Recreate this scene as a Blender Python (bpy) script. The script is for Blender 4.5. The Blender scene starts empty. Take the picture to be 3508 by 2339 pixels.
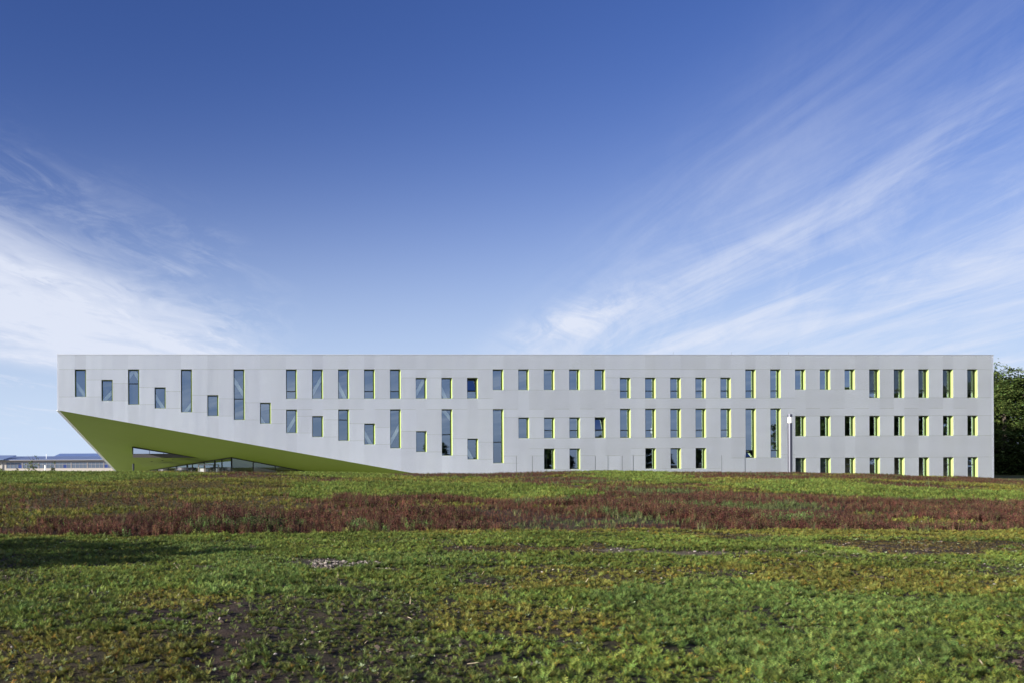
import bpy, math, random
import numpy as np
from mathutils import Vector, Matrix

random.seed(7)
RNG = np.random.default_rng(11)
R = math.radians
scene = bpy.context.scene
COL = scene.collection

# ------------------------------------------------------------------ camera
cam_data = bpy.data.cameras.new('camera')
cam = bpy.data.objects.new('camera', cam_data)
COL.objects.link(cam)
cam_data.sensor_width = 36.0
cam_data.sensor_fit = 'HORIZONTAL'
cam_data.lens = 3000 / 3508 * 36.0            # rising and shifted view camera lens
cam_data.shift_x = (1754 - 705) / 3508
cam_data.shift_y = (1595 - 1169.5) / 3508
cam_data.clip_start = .1
cam_data.clip_end = 6000
cam.location = (0, 0, 1.70)
cam.rotation_euler = (R(90), .005, 0)
scene.camera = cam

# ------------------------------------------------------------------ sun, sky, exposure
SUN_EL = R(15.0)
SUN_AZ = R(72.0)                               # to the left of the line running back from the building
to_sun = Vector((-math.sin(SUN_AZ) * math.cos(SUN_EL), -math.cos(SUN_AZ) * math.cos(SUN_EL), math.sin(SUN_EL)))
sun_data = bpy.data.lights.new('sun', 'SUN')
sun_data.energy = 5.0
sun_data.angle = R(.5)
sun_data.color = (1.0, .93, .82)
sun = bpy.data.objects.new('sun', sun_data)
COL.objects.link(sun)
sun.rotation_euler = to_sun.to_track_quat('Z', 'Y').to_euler()

scene.view_settings.view_transform = 'Standard'
scene.view_settings.look = 'None'
scene.view_settings.gamma = 1.0
scene.view_settings.use_curve_mapping = False
scene.view_settings.exposure = .87

world = bpy.data.worlds.new('World')
scene.world = world
world.use_nodes = True


class NT:
    """small helper for node trees"""
    def __init__(s, tree):
        s.t = tree; s.n = tree.nodes; s.l = tree.links

    def new(s, kind, **kw):
        n = s.n.new(kind)
        for k, v in kw.items():
            if k == 'ins':
                for a, b in v.items():
                    s.put(n.inputs[a], b)
            else:
                setattr(n, k, v)
        return n

    def put(s, sock, v):
        if hasattr(v, 'is_output') or hasattr(v, 'links'):
            s.l.new(v, sock)
        else:
            sock.default_value = v

    def math(s, op, a, b=None, c=None, clamp=False):
        n = s.n.new('ShaderNodeMath'); n.operation = op; n.use_clamp = clamp
        s.put(n.inputs[0], a)
        if b is not None: s.put(n.inputs[1], b)
        if c is not None: s.put(n.inputs[2], c)
        return n.outputs[0]

    def step(s, v, a, b):
        n = s.n.new('ShaderNodeMapRange'); n.interpolation_type = 'SMOOTHSTEP'
        s.put(n.inputs['Value'], v); n.inputs['From Min'].default_value = a; n.inputs['From Max'].default_value = b
        return n.outputs['Result']

    def mix(s, f, a, b, blend='MIX'):
        n = s.n.new('ShaderNodeMix'); n.data_type = 'RGBA'; n.blend_type = blend
        s.put(n.inputs['Factor'], f)
        s.put(n.inputs[6], a); s.put(n.inputs[7], b)
        return n.outputs[2]

    def noise(s, vec, scale, detail=4, rough=.5, dist=0.0, dim='3D'):
        n = s.n.new('ShaderNodeTexNoise'); n.noise_dimensions = dim
        if vec is not None: s.l.new(vec, n.inputs['Vector'])
        n.inputs['Scale'].default_value = scale; n.inputs['Detail'].default_value = detail
        n.inputs['Roughness'].default_value = rough; n.inputs['Distortion'].default_value = dist
        return n.outputs['Fac']

    def xyz(s, x, y, z=0.0):
        n = s.n.new('ShaderNodeCombineXYZ')
        s.put(n.inputs[0], x); s.put(n.inputs[1], y); s.put(n.inputs[2], z)
        return n.outputs[0]


def build_sky():
    w = NT(world.node_tree)
    for n in list(w.n): w.n.remove(n)
    out = w.new('ShaderNodeOutputWorld'); bg = w.new('ShaderNodeBackground')
    w.l.new(bg.outputs[0], out.inputs[0])
    sky = w.new('ShaderNodeTexSky')
    sky.sky_type = 'NISHITA'
    sky.sun_disc = False
    sky.sun_elevation = SUN_EL
    sky.sun_rotation = math.atan2(to_sun.x, to_sun.y)
    sky.altitude = 100
    sky.air_density = SKY_AIR
    sky.dust_density = SKY_DUST
    sky.ozone_density = SKY_OZONE
    hs = w.new('ShaderNodeHueSaturation', ins={'Saturation': SKY_SAT, 'Value': SKY_VAL, 'Hue': SKY_HUE})
    w.l.new(sky.outputs[0], hs.inputs['Color'])
    base = w.mix(1.0, hs.outputs[0], SKY_TINT, 'MULTIPLY')
    tc = w.new('ShaderNodeTexCoord')
    sep = w.new('ShaderNodeSeparateXYZ'); w.l.new(tc.outputs['Generated'], sep.inputs[0])
    dx, dy, dz = sep.outputs
    el = w.math('ARCSINE', dz)
    # haze paling the sky low down, thinned behind the camera to darken window reflections
    hz = w.math('EXPONENT', w.math('MULTIPLY', w.math('MULTIPLY', el, el), -1.0 / R(12.0) ** 2))
    hz = w.math('MULTIPLY', hz, w.math('ADD', .50, w.math('MULTIPLY', w.step(dy, -.5, .4), .50)))
    base = w.mix(hz, base, HAZE_COL)
    az = w.math('ARCTAN2', dx, dy)
    # the cloud layer is a level sheet high above: a direction meets it at (x, y) / z
    zz = w.math('ADD', w.math('MAXIMUM', dz, 0.0), .05)
    px = w.math('DIVIDE', dx, zz); py = w.math('DIVIDE', dy, zz)

    def family(ang, al, ac, seed, detail=6, rough=.55, dist=.0, warp=.35):
        ca, sa = math.sin(ang), math.cos(ang)
        along = w.math('ADD', w.math('MULTIPLY', px, ca), w.math('MULTIPLY', py, sa))
        across = w.math('SUBTRACT', w.math('MULTIPLY', px, sa), w.math('MULTIPLY', py, ca))
        wv = w.noise(w.xyz(w.math('MULTIPLY', along, .35), w.math('MULTIPLY', across, .5), seed + 9.0), 1.0, 3, .5)
        across = w.math('ADD', across, w.math('MULTIPLY', w.math('SUBTRACT', wv, .5), warp))
        v = w.xyz(w.math('MULTIPLY', along, al), w.math('MULTIPLY', across, ac), seed)
        return w.noise(v, 1.0, detail, rough, dist)

    # long cirrus bands that fan out over the right half
    f1 = family(R(7), .36, 2.4, 4.2, 9, .66, .55, .40)
    f2 = family(R(30), .9, 4.2, 11.7, 8, .68, .9, .6)
    f3 = family(R(5), .20, .8, 23.1, 3, .5, .4, .6)
    streak = w.math('ADD', w.math('MULTIPLY', w.step(f1, .36, .68), .92), w.math('MULTIPLY', w.math('SUBTRACT', f2, .46), 1.1))
    edge_r = w.math('SUBTRACT', az, w.math('MULTIPLY', el, .75))
    m_r = w.step(edge_r, .17, .40)
    m_r = w.math('MULTIPLY', m_r, w.math('ADD', .48, w.math('MULTIPLY', w.step(f3, .36, .60), .52)))
    m_el = w.math('SUBTRACT', 1.0, w.math('MULTIPLY', w.step(el, .10, .44), .84))
    streak = w.math('MAXIMUM', streak, 0.0)
    right = w.math('MULTIPLY', w.math('MULTIPLY', streak, m_r), m_el)
    # one small detached puff low to the right of the middle
    qa = w.math('DIVIDE', w.math('SUBTRACT', az, .395), .060)
    qe = w.math('DIVIDE', w.math('SUBTRACT', w.math('SUBTRACT', el, .147), w.math('MULTIPLY', w.math('SUBTRACT', az, .395), .30)), .020)
    qq = w.math('ADD', w.math('MULTIPLY', qa, qa), w.math('MULTIPLY', qe, qe))
    puff = w.math('MULTIPLY', w.math('EXPONENT', w.math('MULTIPLY', qq, -1.0)), w.math('ADD', .25, w.step(f2, .36, .66)))
    right = w.math('ADD', right, w.math('MULTIPLY', puff, .75))
    # soft torn bank low on the left
    g1 = family(R(27), .55, 1.1, 31.0, 8, .62, .8, .8)
    g2 = family(R(20), 1.6, 4.5, 37.0, 7, .65, 1.2, .8)
    l0 = w.math('SUBTRACT', el, w.math('SUBTRACT', .262, w.math('MULTIPLY', w.math('ADD', az, .23), .40)))
    l0 = w.math('ADD', l0, w.math('MULTIPLY', w.math('SUBTRACT', g1, .5), .22))
    m_l = w.math('SUBTRACT', 1.0, w.step(l0, -.055, .035))
    m_l = w.math('MULTIPLY', m_l, w.step(w.math('ADD', el, w.math('MULTIPLY', az, .10)), .080, .112))
    m_l = w.math('MULTIPLY', m_l, w.math('SUBTRACT', 1.0, w.step(az, -.02, .17)))
    body = w.math('ADD', .50, w.math('MULTIPLY', w.step(g1, .30, .56), .55))
    left = w.math('MULTIPLY', m_l, w.math('ADD', body, w.math('MULTIPLY', w.math('SUBTRACT', g2, .5), .55)))
    # thin wisps above the bank
    wis = w.math('MULTIPLY', w.step(g2, .42, .68), w.step(g1, .42, .60))
    m_w = w.math('MULTIPLY', w.math('SUBTRACT', 1.0, w.step(l0, .02, .15)), w.math('SUBTRACT', 1.0, w.step(az, -.02, .14)))
    left = w.math('ADD', left, w.math('MULTIPLY', w.math('MULTIPLY', wis, m_w), .45))
    cover = w.math('ADD', right, left, clamp=True)
    cover = w.math('MULTIPLY', cover, w.step(dz, .0, .06))
    col = w.mix(w.math('MULTIPLY', cover, .93), base, CLOUD_COL)
    w.l.new(col, bg.inputs['Color'])
    bg.inputs['Strength'].default_value = SKY_STRENGTH


SKY_STRENGTH = .055
SKY_AIR, SKY_DUST, SKY_OZONE = 1.0, .3, 6.0
SKY_SAT, SKY_VAL, SKY_HUE = 1.0, 1.12, .5
SKY_TINT = (.97, .84, 1.17, 1)
HAZE_COL = (6.0, 7.3, 9.3, 1)
CLOUD_COL = (7.6, 8.1, 9.4, 1)
build_sky()

# ------------------------------------------------------------------ helpers
MATS = {}


def material(name, color, rough=.7, metal=0.0, vary=.0, scale=3.0, bump=.0, bscale=20.0, spec=.5, coord='Object', stretch=(1, 1, 1)):
    m = bpy.data.materials.new(name); m.use_nodes = True
    w = NT(m.node_tree); b = w.n['Principled BSDF']
    b.inputs['Roughness'].default_value = rough
    b.inputs['Metallic'].default_value = metal
    b.inputs['Specular IOR Level'].default_value = spec
    tc = w.new('ShaderNodeTexCoord')
    mp = w.new('ShaderNodeMapping'); mp.inputs['Scale'].default_value = stretch
    w.l.new(tc.outputs[coord], mp.inputs[0])
    c = tuple(color) + (1,)
    if vary:
        f = w.noise(mp.outputs[0], scale, 5, .6)
        col = w.mix(f, tuple(x * (1 - vary) for x in color) + (1,), tuple(min(1, x * (1 + vary)) for x in color) + (1,))
        w.l.new(col, b.inputs['Base Color'])
    else:
        b.inputs['Base Color'].default_value = c
    if bump:
        bn = w.new('ShaderNodeBump'); bn.inputs['Strength'].default_value = bump; bn.inputs['Distance'].default_value = .02
        w.l.new(w.noise(mp.outputs[0], bscale, 4, .6), bn.inputs['Height'])
        w.l.new(bn.outputs[0], b.inputs['Normal'])
    MATS[name] = m
    return m


def tag(o, label=None, cat=None, group=None, kind=None):
    if label: o['label'] = label
    if cat: o['category'] = cat
    if group: o['group'] = group
    if kind: o['kind'] = kind
    return o


def empty(name, loc=(0, 0, 0), rz=0.0, parent=None):
    o = bpy.data.objects.new(name, None); COL.objects.link(o)
    o.location = loc; o.rotation_euler = (0, 0, rz); o.empty_display_size = .3
    if parent: o.parent = parent
    return o


def link_mesh(name, me, mat=None, parent=None):
    o = bpy.data.objects.new(name, me); COL.objects.link(o)
    if mat and not me.materials: me.materials.append(mat)
    if parent: o.parent = parent
    return o


class MB:
    """collects faces for one mesh object"""
    def __init__(s): s.v = []; s.f = []; s.m = []

    def quad(s, a, b, c, d, mi=0):
        n = len(s.v); s.v += [a, b, c, d]; s.f.append((n, n + 1, n + 2, n + 3)); s.m.append(mi)

    def poly(s, pts, mi=0):
        n = len(s.v); s.v += list(pts); s.f.append(tuple(range(n, n + len(pts)))); s.m.append(mi)

    def box(s, x0, x1, y0, y1, z0, z1, mi=0):
        n = len(s.v)
        s.v += [(x0, y0, z0), (x1, y0, z0), (x1, y1, z0), (x0, y1, z0), (x0, y0, z1), (x1, y0, z1), (x1, y1, z1), (x0, y1, z1)]
        for q in ((0, 3, 2, 1), (4, 5, 6, 7), (0, 1, 5, 4), (1, 2, 6, 5), (2, 3, 7, 6), (3, 0, 4, 7)):
            s.f.append(tuple(n + i for i in q)); s.m.append(mi)

    def prism(s, base, top, mi=0):
        """closed solid between two matching polygons"""
        n = len(s.v); k = len(base)
        s.v += list(base) + list(top)
        s.f.append(tuple(n + i for i in range(k))[::-1]); s.f.append(tuple(n + k + i for i in range(k)))
        s.m += [mi, mi]
        for i in range(k):
            j = (i + 1) % k
            s.f.append((n + i, n + j, n + k + j, n + k + i)); s.m.append(mi)

    def bar(s, a, b, w, d=None, mi=0, up=Vector((0, 0, 1))):
        a = Vector(a); b = Vector(b); d = d or w
        t = (b - a).normalized()
        if abs(t.dot(up)) > .98: up = Vector((0, 1, 0))
        x = t.cross(up).normalized() * w / 2; y = t.cross(x).normalized() * d / 2
        s.prism([tuple(a + x + y), tuple(a - x + y), tuple(a - x - y), tuple(a + x - y)],
                [tuple(b + x + y), tuple(b - x + y), tuple(b - x - y), tuple(b + x - y)], mi)

    def lathe(s, prof, n=20, c=(0, 0, 0), mi=0, caps=True):
        k = len(s.v)
        for r, z in prof:
            for i in range(n):
                a = 2 * math.pi * i / n
                s.v.append((c[0] + r * math.cos(a), c[1] + r * math.sin(a), c[2] + z))
        for j in range(len(prof) - 1):
            for i in range(n):
                i2 = (i + 1) % n
                s.f.append((k + j * n + i, k + j * n + i2, k + (j + 1) * n + i2, k + (j + 1) * n + i)); s.m.append(mi)
        if caps:
            s.f.append(tuple(k + i for i in range(n))[::-1]); s.m.append(mi)
            s.f.append(tuple(k + (len(prof) - 1) * n + i for i in range(n))); s.m.append(mi)

    def tube(s, pts, rads, n=7, mi=0):
        pts = [Vector(p) for p in pts]; k = len(s.v)
        for i, p in enumerate(pts):
            t = (pts[min(i + 1, len(pts) - 1)] - pts[max(i - 1, 0)]).normalized()
            x = t.orthogonal().normalized(); y = t.cross(x)
            for j in range(n):
                a = 2 * math.pi * j / n
                s.v.append(tuple(p + (x * math.cos(a) + y * math.sin(a)) * rads[i]))
        for i in range(len(pts) - 1):
            for j in range(n):
                j2 = (j + 1) % n
                s.f.append((k + i * n + j, k + i * n + j2, k + (i + 1) * n + j2, k + (i + 1) * n + j)); s.m.append(mi)

    def mesh(s, name, mats=()):
        me = bpy.data.meshes.new(name); me.from_pydata(s.v, [], s.f)
        for m in mats: me.materials.append(m)
        if len(mats) > 1: me.polygons.foreach_set('material_index', s.m)
        me.update(); return me

    def build(s, name, mats, parent=None, smooth_=False):
        if not isinstance(mats, (list, tuple)): mats = [mats]
        me = s.mesh(name, mats)
        if smooth_: me.polygons.foreach_set('use_smooth', [True] * len(me.polygons))
        return link_mesh(name, me, None, parent)


def mesh_np(name, verts, quads, mat=None):
    """fast mesh from numpy arrays, all faces with the same number of corners"""
    me = bpy.data.meshes.new(name)
    nv, nf, k = len(verts), len(quads), quads.shape[1]
    me.vertices.add(nv); me.vertices.foreach_set('co', np.asarray(verts, np.float32).ravel())
    me.loops.add(nf * k); me.loops.foreach_set('vertex_index', np.asarray(quads, np.int32).ravel())
    me.polygons.add(nf)
    me.polygons.foreach_set('loop_start', np.arange(nf, dtype=np.int32) * k)
    me.polygons.foreach_set('loop_total', np.full(nf, k, np.int32))
    if mat: me.materials.append(mat)
    me.update(calc_edges=True)
    return me



# ------------------------------------------------------------------ terrain
EYE = 1.70
# crest of the bank in front of the building: bearing (x / y) -> height of the crest seen from the camera
CREST_U = np.array([-3, -.6, -.235, -.1, 0, .15, .265, .33, .40, .46, .52, .57, .665, .75, .80, .90, .934, 1.1, 1.6, 4])
CREST_Z = np.array([1.2, 1.2, 1.33, 1.29, 1.27, 1.16, 1.05, 1.03, 1.10, 1.15, 1.08, 1.04, 1.02, .88, .74, .50, .40, .3, .2, .2])

def hash2(ix, iy, seed):
    h = (ix.astype(np.int64) * 374761393 + iy.astype(np.int64) * 668265263 + seed * 1442695041) & 0x7fffffff
    h = ((h ^ (h >> 13)) * 1274126177) & 0x7fffffff
    h = h ^ (h >> 16)
    return (h & 0xffffff) / float(0xffffff)

def vnoise(x, y, scale, seed=0):
    x = np.asarray(x, float) / scale; y = np.asarray(y, float) / scale
    ix = np.floor(x); iy = np.floor(y); fx = x - ix; fy = y - iy
    fx = fx * fx * (3 - 2 * fx); fy = fy * fy * (3 - 2 * fy)
    a = hash2(ix, iy, seed); b = hash2(ix + 1, iy, seed)
    c = hash2(ix, iy + 1, seed); d = hash2(ix + 1, iy + 1, seed)
    return (a + (b - a) * fx) * (1 - fy) + (c + (d - c) * fx) * fy

def fbm(x, y, scale, seed=0, octaves=4, rough=.5):
    s = 0; a = 1; t = 0
    for o in range(octaves):
        s = s + a * vnoise(x, y, scale / 2 ** o, seed + 17 * o); t += a; a *= rough
    return s / t - .5

def smooth(e0, e1, x):
    t = np.clip((x - e0) / (e1 - e0), 0, 1)
    return t * t * (3 - 2 * t)

def ground_z(x, y, fine=True):
    x = np.asarray(x, float); y = np.asarray(y, float)
    u = x / np.maximum(y, 1.0)
    crest = np.interp(u, CREST_U, CREST_Z)
    yc = 62.0
    edge = 21.3 + .012 * (x - 4)                       # where the level foreground ends in a shallow dip
    t = np.clip((y - edge) / (yc - edge), 0, 1)
    rise = -.02 + (crest + .02) * (t ** .85)
    far = -.85 + 1.0 * smooth(30, 46, x)
    z = np.where(y < edge, 0.0, rise)
    z = np.where(y < edge, .05 * smooth(edge - 5, edge, y), z - .16 * np.exp(-((y - edge) / 2.2)))
    drop = smooth(yc, yc + 9, y)
    z = np.where(y > yc, crest * (1 - drop) + far * drop, z)
    swell = fbm(x, y, 9.0, 3, 3) * .22 + fbm(x, y, 2.6, 9, 3) * .07
    z = z + swell * smooth(-40, 5, y) * (1 - smooth(yc - 6, yc + 3, y))
    if fine:
        near = 1 - smooth(22, 34, y)
        lump = fbm(x, y, .42, 21, 4, .6) * .085
        clod = np.abs(fbm(x, y, .16, 33, 3, .6)) * .06
        z = z + (lump + clod) * near * smooth(2, 5, y)
    return z

# plant zones of the field, world metres
ZONES = [
    ('brown', [(-12.1,36.1),(-5.7,41.9),(-0.1,43.9),(4.0,40.9),(3.7,32.3),(2.9,29.0),(-1.0,28.8),(-4.3,25.4),(-8.5,25.3)]),
    ('maroon', [(-8.9,24.3),(-5.7,24.2),(-2.9,24.8),(-1.0,27.5),(-0.2,25.7),(1.3,27.1),(3.7,28.0),(5.4,31.0),(7.5,37.7),(9.6,39.1),(9.2,33.2),(12.2,33.5),(15.8,34.0),(18.4,38.1),(20.8,34.7),(22.2,32.6),(26.6,35.6),(27.0,33.8),(28.2,30.2),(29.9,28.1),(19.6,18.4),(17.9,19.1),(15.0,19.6),(11.5,19.3),(10.5,19.8),(8.2,20.5),(4.5,22.8),(2.1,21.0),(-0.7,21.2),(-5.3,22.6),(-7.8,21.1)]),
    ('maroon', [(5.8,50.6),(7.8,52.7),(8.8,44.6),(6.3,42.6)]),
    ('maroon', [(21.9,66.0),(26.3,66.0),(22.8,49.1),(21.0,44.8),(17.8,44.6),(18.4,54.4)]),
    ('maroon', [(36.2,66.0),(46.8,66.0),(35.4,50.0),(32.1,50.7),(28.7,52.4)]),
    ('maroon', [(18.5,41.2),(21.5,40.4),(23.0,36.4),(27.4,35.9),(20.0,31.7),(14.8,34.2)]),
    ('maroon', [(37.9,49.5),(41.0,49.3),(39.5,43.7),(34.5,38.7),(35.3,44.2)]),
    ('maroon', [(46.8,66.0),(57.1,66.0),(63.7,66.0),(45.3,47.0),(47.0,55.4),(38.0,51.9)]),
    ('maroon', [(-0.1,66.0),(5.4,66.0),(5.1,51.9),(0.9,49.6)]),
    ('maroon', [(12.0,66.0),(21.9,66.0),(19.3,57.1),(11.3,57.1)]),
    ('green', [(-22.1,66.0),(-6.7,66.0),(-0.1,54.7),(-3.4,49.7),(-10.1,42.9),(-15.4,46.0)]),
    ('green', [(7.0,47.1),(15.7,47.5),(17.1,38.2),(16.6,34.9),(11.5,34.7),(9.4,35.4),(8.5,39.8),(5.3,32.3),(3.5,35.3),(4.0,40.9)]),
    ('green', [(23.6,43.0),(35.8,51.2),(35.4,45.3),(38.5,41.2),(38.7,38.7),(29.9,29.9),(30.1,32.2),(25.9,33.9),(24.3,36.6)]),
    ('green', [(4.3,66.0),(11.5,66.0),(12.1,52.1),(7.0,52.8)]),
    ('green', [(7.4,20.3),(9.2,19.7),(11.0,18.9),(10.2,18.1),(8.3,18.6)]),
    ('green', [(27.4,66.0),(34.0,66.0),(26.3,46.5),(20.9,43.3)]),
    ('yellow', [(-5.6,27.7),(-2.0,29.8),(-1.4,28.1),(-2.6,25.8),(-4.6,25.0)]),
    ('brown', [(-9.5,31.5),(-2.5,36.0),(-0.8,45.8),(1.6,49.6),(4.3,43.4),(3.7,35.3),(-1.1,31.7),(-4.8,28.7),(-8.5,28.0)]),
    ('grass', [(3.6,24.2),(5.1,24.7),(5.3,22.8),(3.8,22.8)]),
    ('grass', [(8.7,24.3),(9.9,24.5),(9.7,23.2),(8.6,22.9)]),
    ('grass', [(-0.4,23.5),(1.6,24.1),(2.1,22.9),(-0.0,22.6)]),
    ('path', [(22.0,66.0),(20.9,59.4),(18.8,40.9),(17.5,39.2),(19.2,50.3)]),
    ('path', [(7.9,17.6),(9.3,17.4),(10.5,15.7),(9.7,15.3),(8.6,16.3),(7.6,17.0)]),
    ('brown', [(3.3,17.4),(5.3,17.8),(8.1,18.1),(7.7,16.6),(5.4,16.1),(3.6,16.6)]),
    ('brown', [(13.1,18.7),(18.3,18.9),(15.3,15.9),(11.9,16.2)]),
    ('gravel', [(2.2,15.5),(3.1,15.7),(3.0,14.8),(2.6,14.1),(1.9,13.7)]),
    ('soil', [(-0.1,9.7),(0.5,10.4),(0.6,9.3),(0.3,7.4),(0.7,6.6),(0.5,5.5),(-0.5,5.5),(-0.6,6.6),(-0.2,7.7)]),
    ('sparse', [(0.8,11.5),(2.1,12.5),(2.3,9.7),(2.3,6.7),(1.9,5.5),(0.4,5.5),(0.3,7.9)]),
    ('soil', [(7.3,8.3),(7.8,8.1),(6.7,6.9),(6.5,7.3)]),
    ('lush', [(5.4,12.7),(6.8,13.2),(8.3,12.5),(8.0,10.9),(8.1,9.7),(6.5,7.7),(4.0,6.3),(4.4,8.3),(4.3,9.6)]),
    ('lush', [(-0.5,15.3),(1.1,17.6),(1.9,14.3),(1.0,10.4),(-0.0,10.9)]),
    ('yellow', [(-2.7,9.0),(-0.3,7.9),(-0.2,5.5),(-1.7,5.5)]),
    ('yellow', [(8.4,14.9),(11.7,13.6),(10.0,11.1),(7.9,12.5)]),
]

def inside(poly, x, y):
    r = np.zeros(x.shape, bool); n = len(poly)
    for i in range(n):
        x0, y0 = poly[i]; x1, y1 = poly[(i + 1) % n]
        if y0 == y1: continue
        c = ((y0 > y) != (y1 > y)) & (x < (x1 - x0) * (y - y0) / (y1 - y0) + x0)
        r ^= c
    return r


KINDS = ['green', 'yellow', 'lush', 'brown', 'maroon', 'grass', 'path', 'soil', 'sparse', 'gravel']
# plant or ground colour, share of the ground covered, plant height factor
COVER = {'green': ((0.123, 0.172, 0.038), 1.0, 1.1), 'yellow': ((0.155, 0.167, 0.039), .95, .95), 'lush': ((0.108, 0.165, 0.043), 1.0, 1.3),
         'brown': ((0.124, 0.108, 0.040), .80, .6), 'maroon': ((0.107, 0.045, 0.035), 1.0, 1.0), 'grass': ((0.113, 0.118, 0.052), 1.0, 1.0),
         'path': ((0.184, 0.150, 0.118), .12, .5), 'soil': ((0.059, 0.043, 0.035), .30, .8), 'sparse': ((0.104, 0.142, 0.038), .62, .9),
         'gravel': ((0.101, 0.084, 0.071), .08, .6)}


def zone_kind(x, y):
    """what grows where in the field: index into KINDS"""
    jx = x + fbm(x, y, 2.4, 71, 5, .75) * np.clip(y * .20, 1.5, 6.0) * 1.5
    jy = y + fbm(x, y, 1.9, 83, 5, .75) * np.where(y < 21, np.clip(y * .22, 1.2, 4.0), np.clip(y * .06, .5, 3.2))
    n = fbm(x, y * 1.6, 7.0, 51, 4, .6)
    n2 = fbm(x + 40, y * 1.5, 4.0, 57, 4, .6)
    k = np.where(n > .07, 1, 0)
    far = y > 21.5
    k = np.where(far & (n2 > -.01), 3, k)
    k = np.where(far & (n2 < -.14), 4, k)
    k = np.where(far & (k == 0), np.where(n > -.12, 1, 0), k)
    k = np.where(~far & (n2 > .17), 8, k)
    k = np.where(~far & (n2 < -.15), 2, k)
    for name, poly in ZONES:
        k = np.where(inside(poly, jx, jy), KINDS.index(name), k)
    # streaks of other plants through the red stand
    s = fbm(x * .55, y, 2.2, 91, 4, .6)
    mar = (k == 4)
    k = np.where(mar & (s > .19), 5, k)
    k = np.where(mar & (s < -.17), 3, k)
    k = np.where((k == 3) & far & (fbm(x * .6, y, 1.5, 97, 4, .65) > .03), 1, k)
    return k


# ------------------------------------------------------------------ the field
def axis(parts):
    out = []
    for a, b, step in parts:
        out.append(np.arange(a, b - 1e-6, step))
    return np.unique(np.round(np.concatenate(out + [np.array([parts[-1][1]])]), 4))


def build_ground():
    X = np.concatenate([-np.geomspace(900, 8, 26), axis([(-6.5, 22, .05), (22, 40, .25), (40, 90, .8)]), np.geomspace(95, 1500, 22)])
    Y = np.concatenate([-np.geomspace(700, 3, 22), axis([(0, 5.2, .5), (5.2, 14, .045), (14, 24, .09), (24, 40, .28), (40, 76, .45)]), np.geomspace(80, 3000, 30)])
    gx, gy = np.meshgrid(X, Y)
    z = ground_z(gx, gy)
    verts = np.stack([gx, gy, z], -1).reshape(-1, 3)
    nx, ny = len(X), len(Y)
    i = np.arange(nx * ny).reshape(ny, nx)
    q = np.stack([i[:-1, :-1], i[:-1, 1:], i[1:, 1:], i[1:, :-1]], -1).reshape(-1, 4)
    m = bpy.data.materials.new('field soil'); m.use_nodes = True
    w = NT(m.node_tree); b = w.n['Principled BSDF']; b.inputs['Roughness'].default_value = .95
    b.inputs['Specular IOR Level'].default_value = .15
    at = w.new('ShaderNodeAttribute'); at.attribute_name = 'cover'
    tc = w.new('ShaderNodeTexCoord')
    o = tc.outputs['Object']
    n1 = w.noise(o, 14, 6, .7); n2 = w.noise(o, 2.2, 4, .6); n3 = w.noise(o, 60, 4, .7)
    soil = w.mix(n1, (.016, .012, .010, 1), (.068, .051, .040, 1))
    soil = w.mix(w.step(n2, .45, .7), soil, (.062, .042, .034, 1))
    soil = w.mix(w.step(n3, .62, .75), soil, (.15, .125, .11, 1))
    growth = w.mix(n3, at.outputs['Color'], w.mix(.5, at.outputs['Color'], (.05, .05, .02, 1)))
    col = w.mix(at.outputs['Alpha'], soil, growth)
    w.l.new(col, b.inputs['Base Color'])
    bp = w.new('ShaderNodeBump'); bp.inputs['Strength'].default_value = .9; bp.inputs['Distance'].default_value = .03
    w.l.new(w.noise(o, 35, 6, .7), bp.inputs['Height']); w.l.new(bp.outputs[0], b.inputs['Normal'])
    me = mesh_np('field', verts, q, m)
    k = zone_kind(gx, gy).ravel()
    cols = np.array([COVER[n][0] for n in KINDS]); cov = np.array([COVER[n][1] for n in KINDS])
    fade = smooth(16, 40, gy).ravel()
    rgba = np.ones((len(verts), 4), np.float32)
    rgba[:, :3] = cols[k] * (.85 + .5 * fbm(gx, gy, .7, 5, 3).ravel()[:, None])
    a = cov[k] * (.15 + .75 * fade)
    bare = np.isin(k, [6, 9])
    a = np.where(bare, .8, a)
    rgba[:, 3] = np.where(gy.ravel() > 72, .8, a)
    ca = me.color_attributes.new('cover', 'FLOAT_COLOR', 'POINT')
    ca.data.foreach_set('color', rgba.ravel())
    ob = link_mesh('field', me)
    tag(ob, 'uneven open field with dark soil sloping up towards the building', kind='structure')


build_ground()

# ------------------------------------------------------------------ plants of the field
def leaf_material(name, trans=.25, rough=.6):
    m = bpy.data.materials.new(name); m.use_nodes = True
    w = NT(m.node_tree); b = w.n['Principled BSDF']; b.inputs['Roughness'].default_value = rough
    b.inputs['Specular IOR Level'].default_value = .25
    at = w.new('ShaderNodeAttribute'); at.attribute_type = 'INSTANCER'; at.attribute_name = 'tint'
    # leaf to leaf variation stored on the template
    av = w.new('ShaderNodeAttribute'); av.attribute_name = 'shade'
    col = w.mix(1.0, at.outputs['Color'], av.outputs['Color'], 'MULTIPLY')
    w.l.new(col, b.inputs['Base Color'])
    tr = w.new('ShaderNodeBsdfTranslucent'); w.l.new(col, tr.inputs['Color'])
    mx = w.new('ShaderNodeMixShader'); mx.inputs[0].default_value = trans
    w.l.new(b.outputs[0], mx.inputs[1]); w.l.new(tr.outputs[0], mx.inputs[2])
    w.l.new(mx.outputs[0], w.n['Material Output'].inputs[0])
    return m


LEAF = leaf_material('weed leaf', .15)
STONE = leaf_material('stone chip', 0.0, .9)


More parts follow.
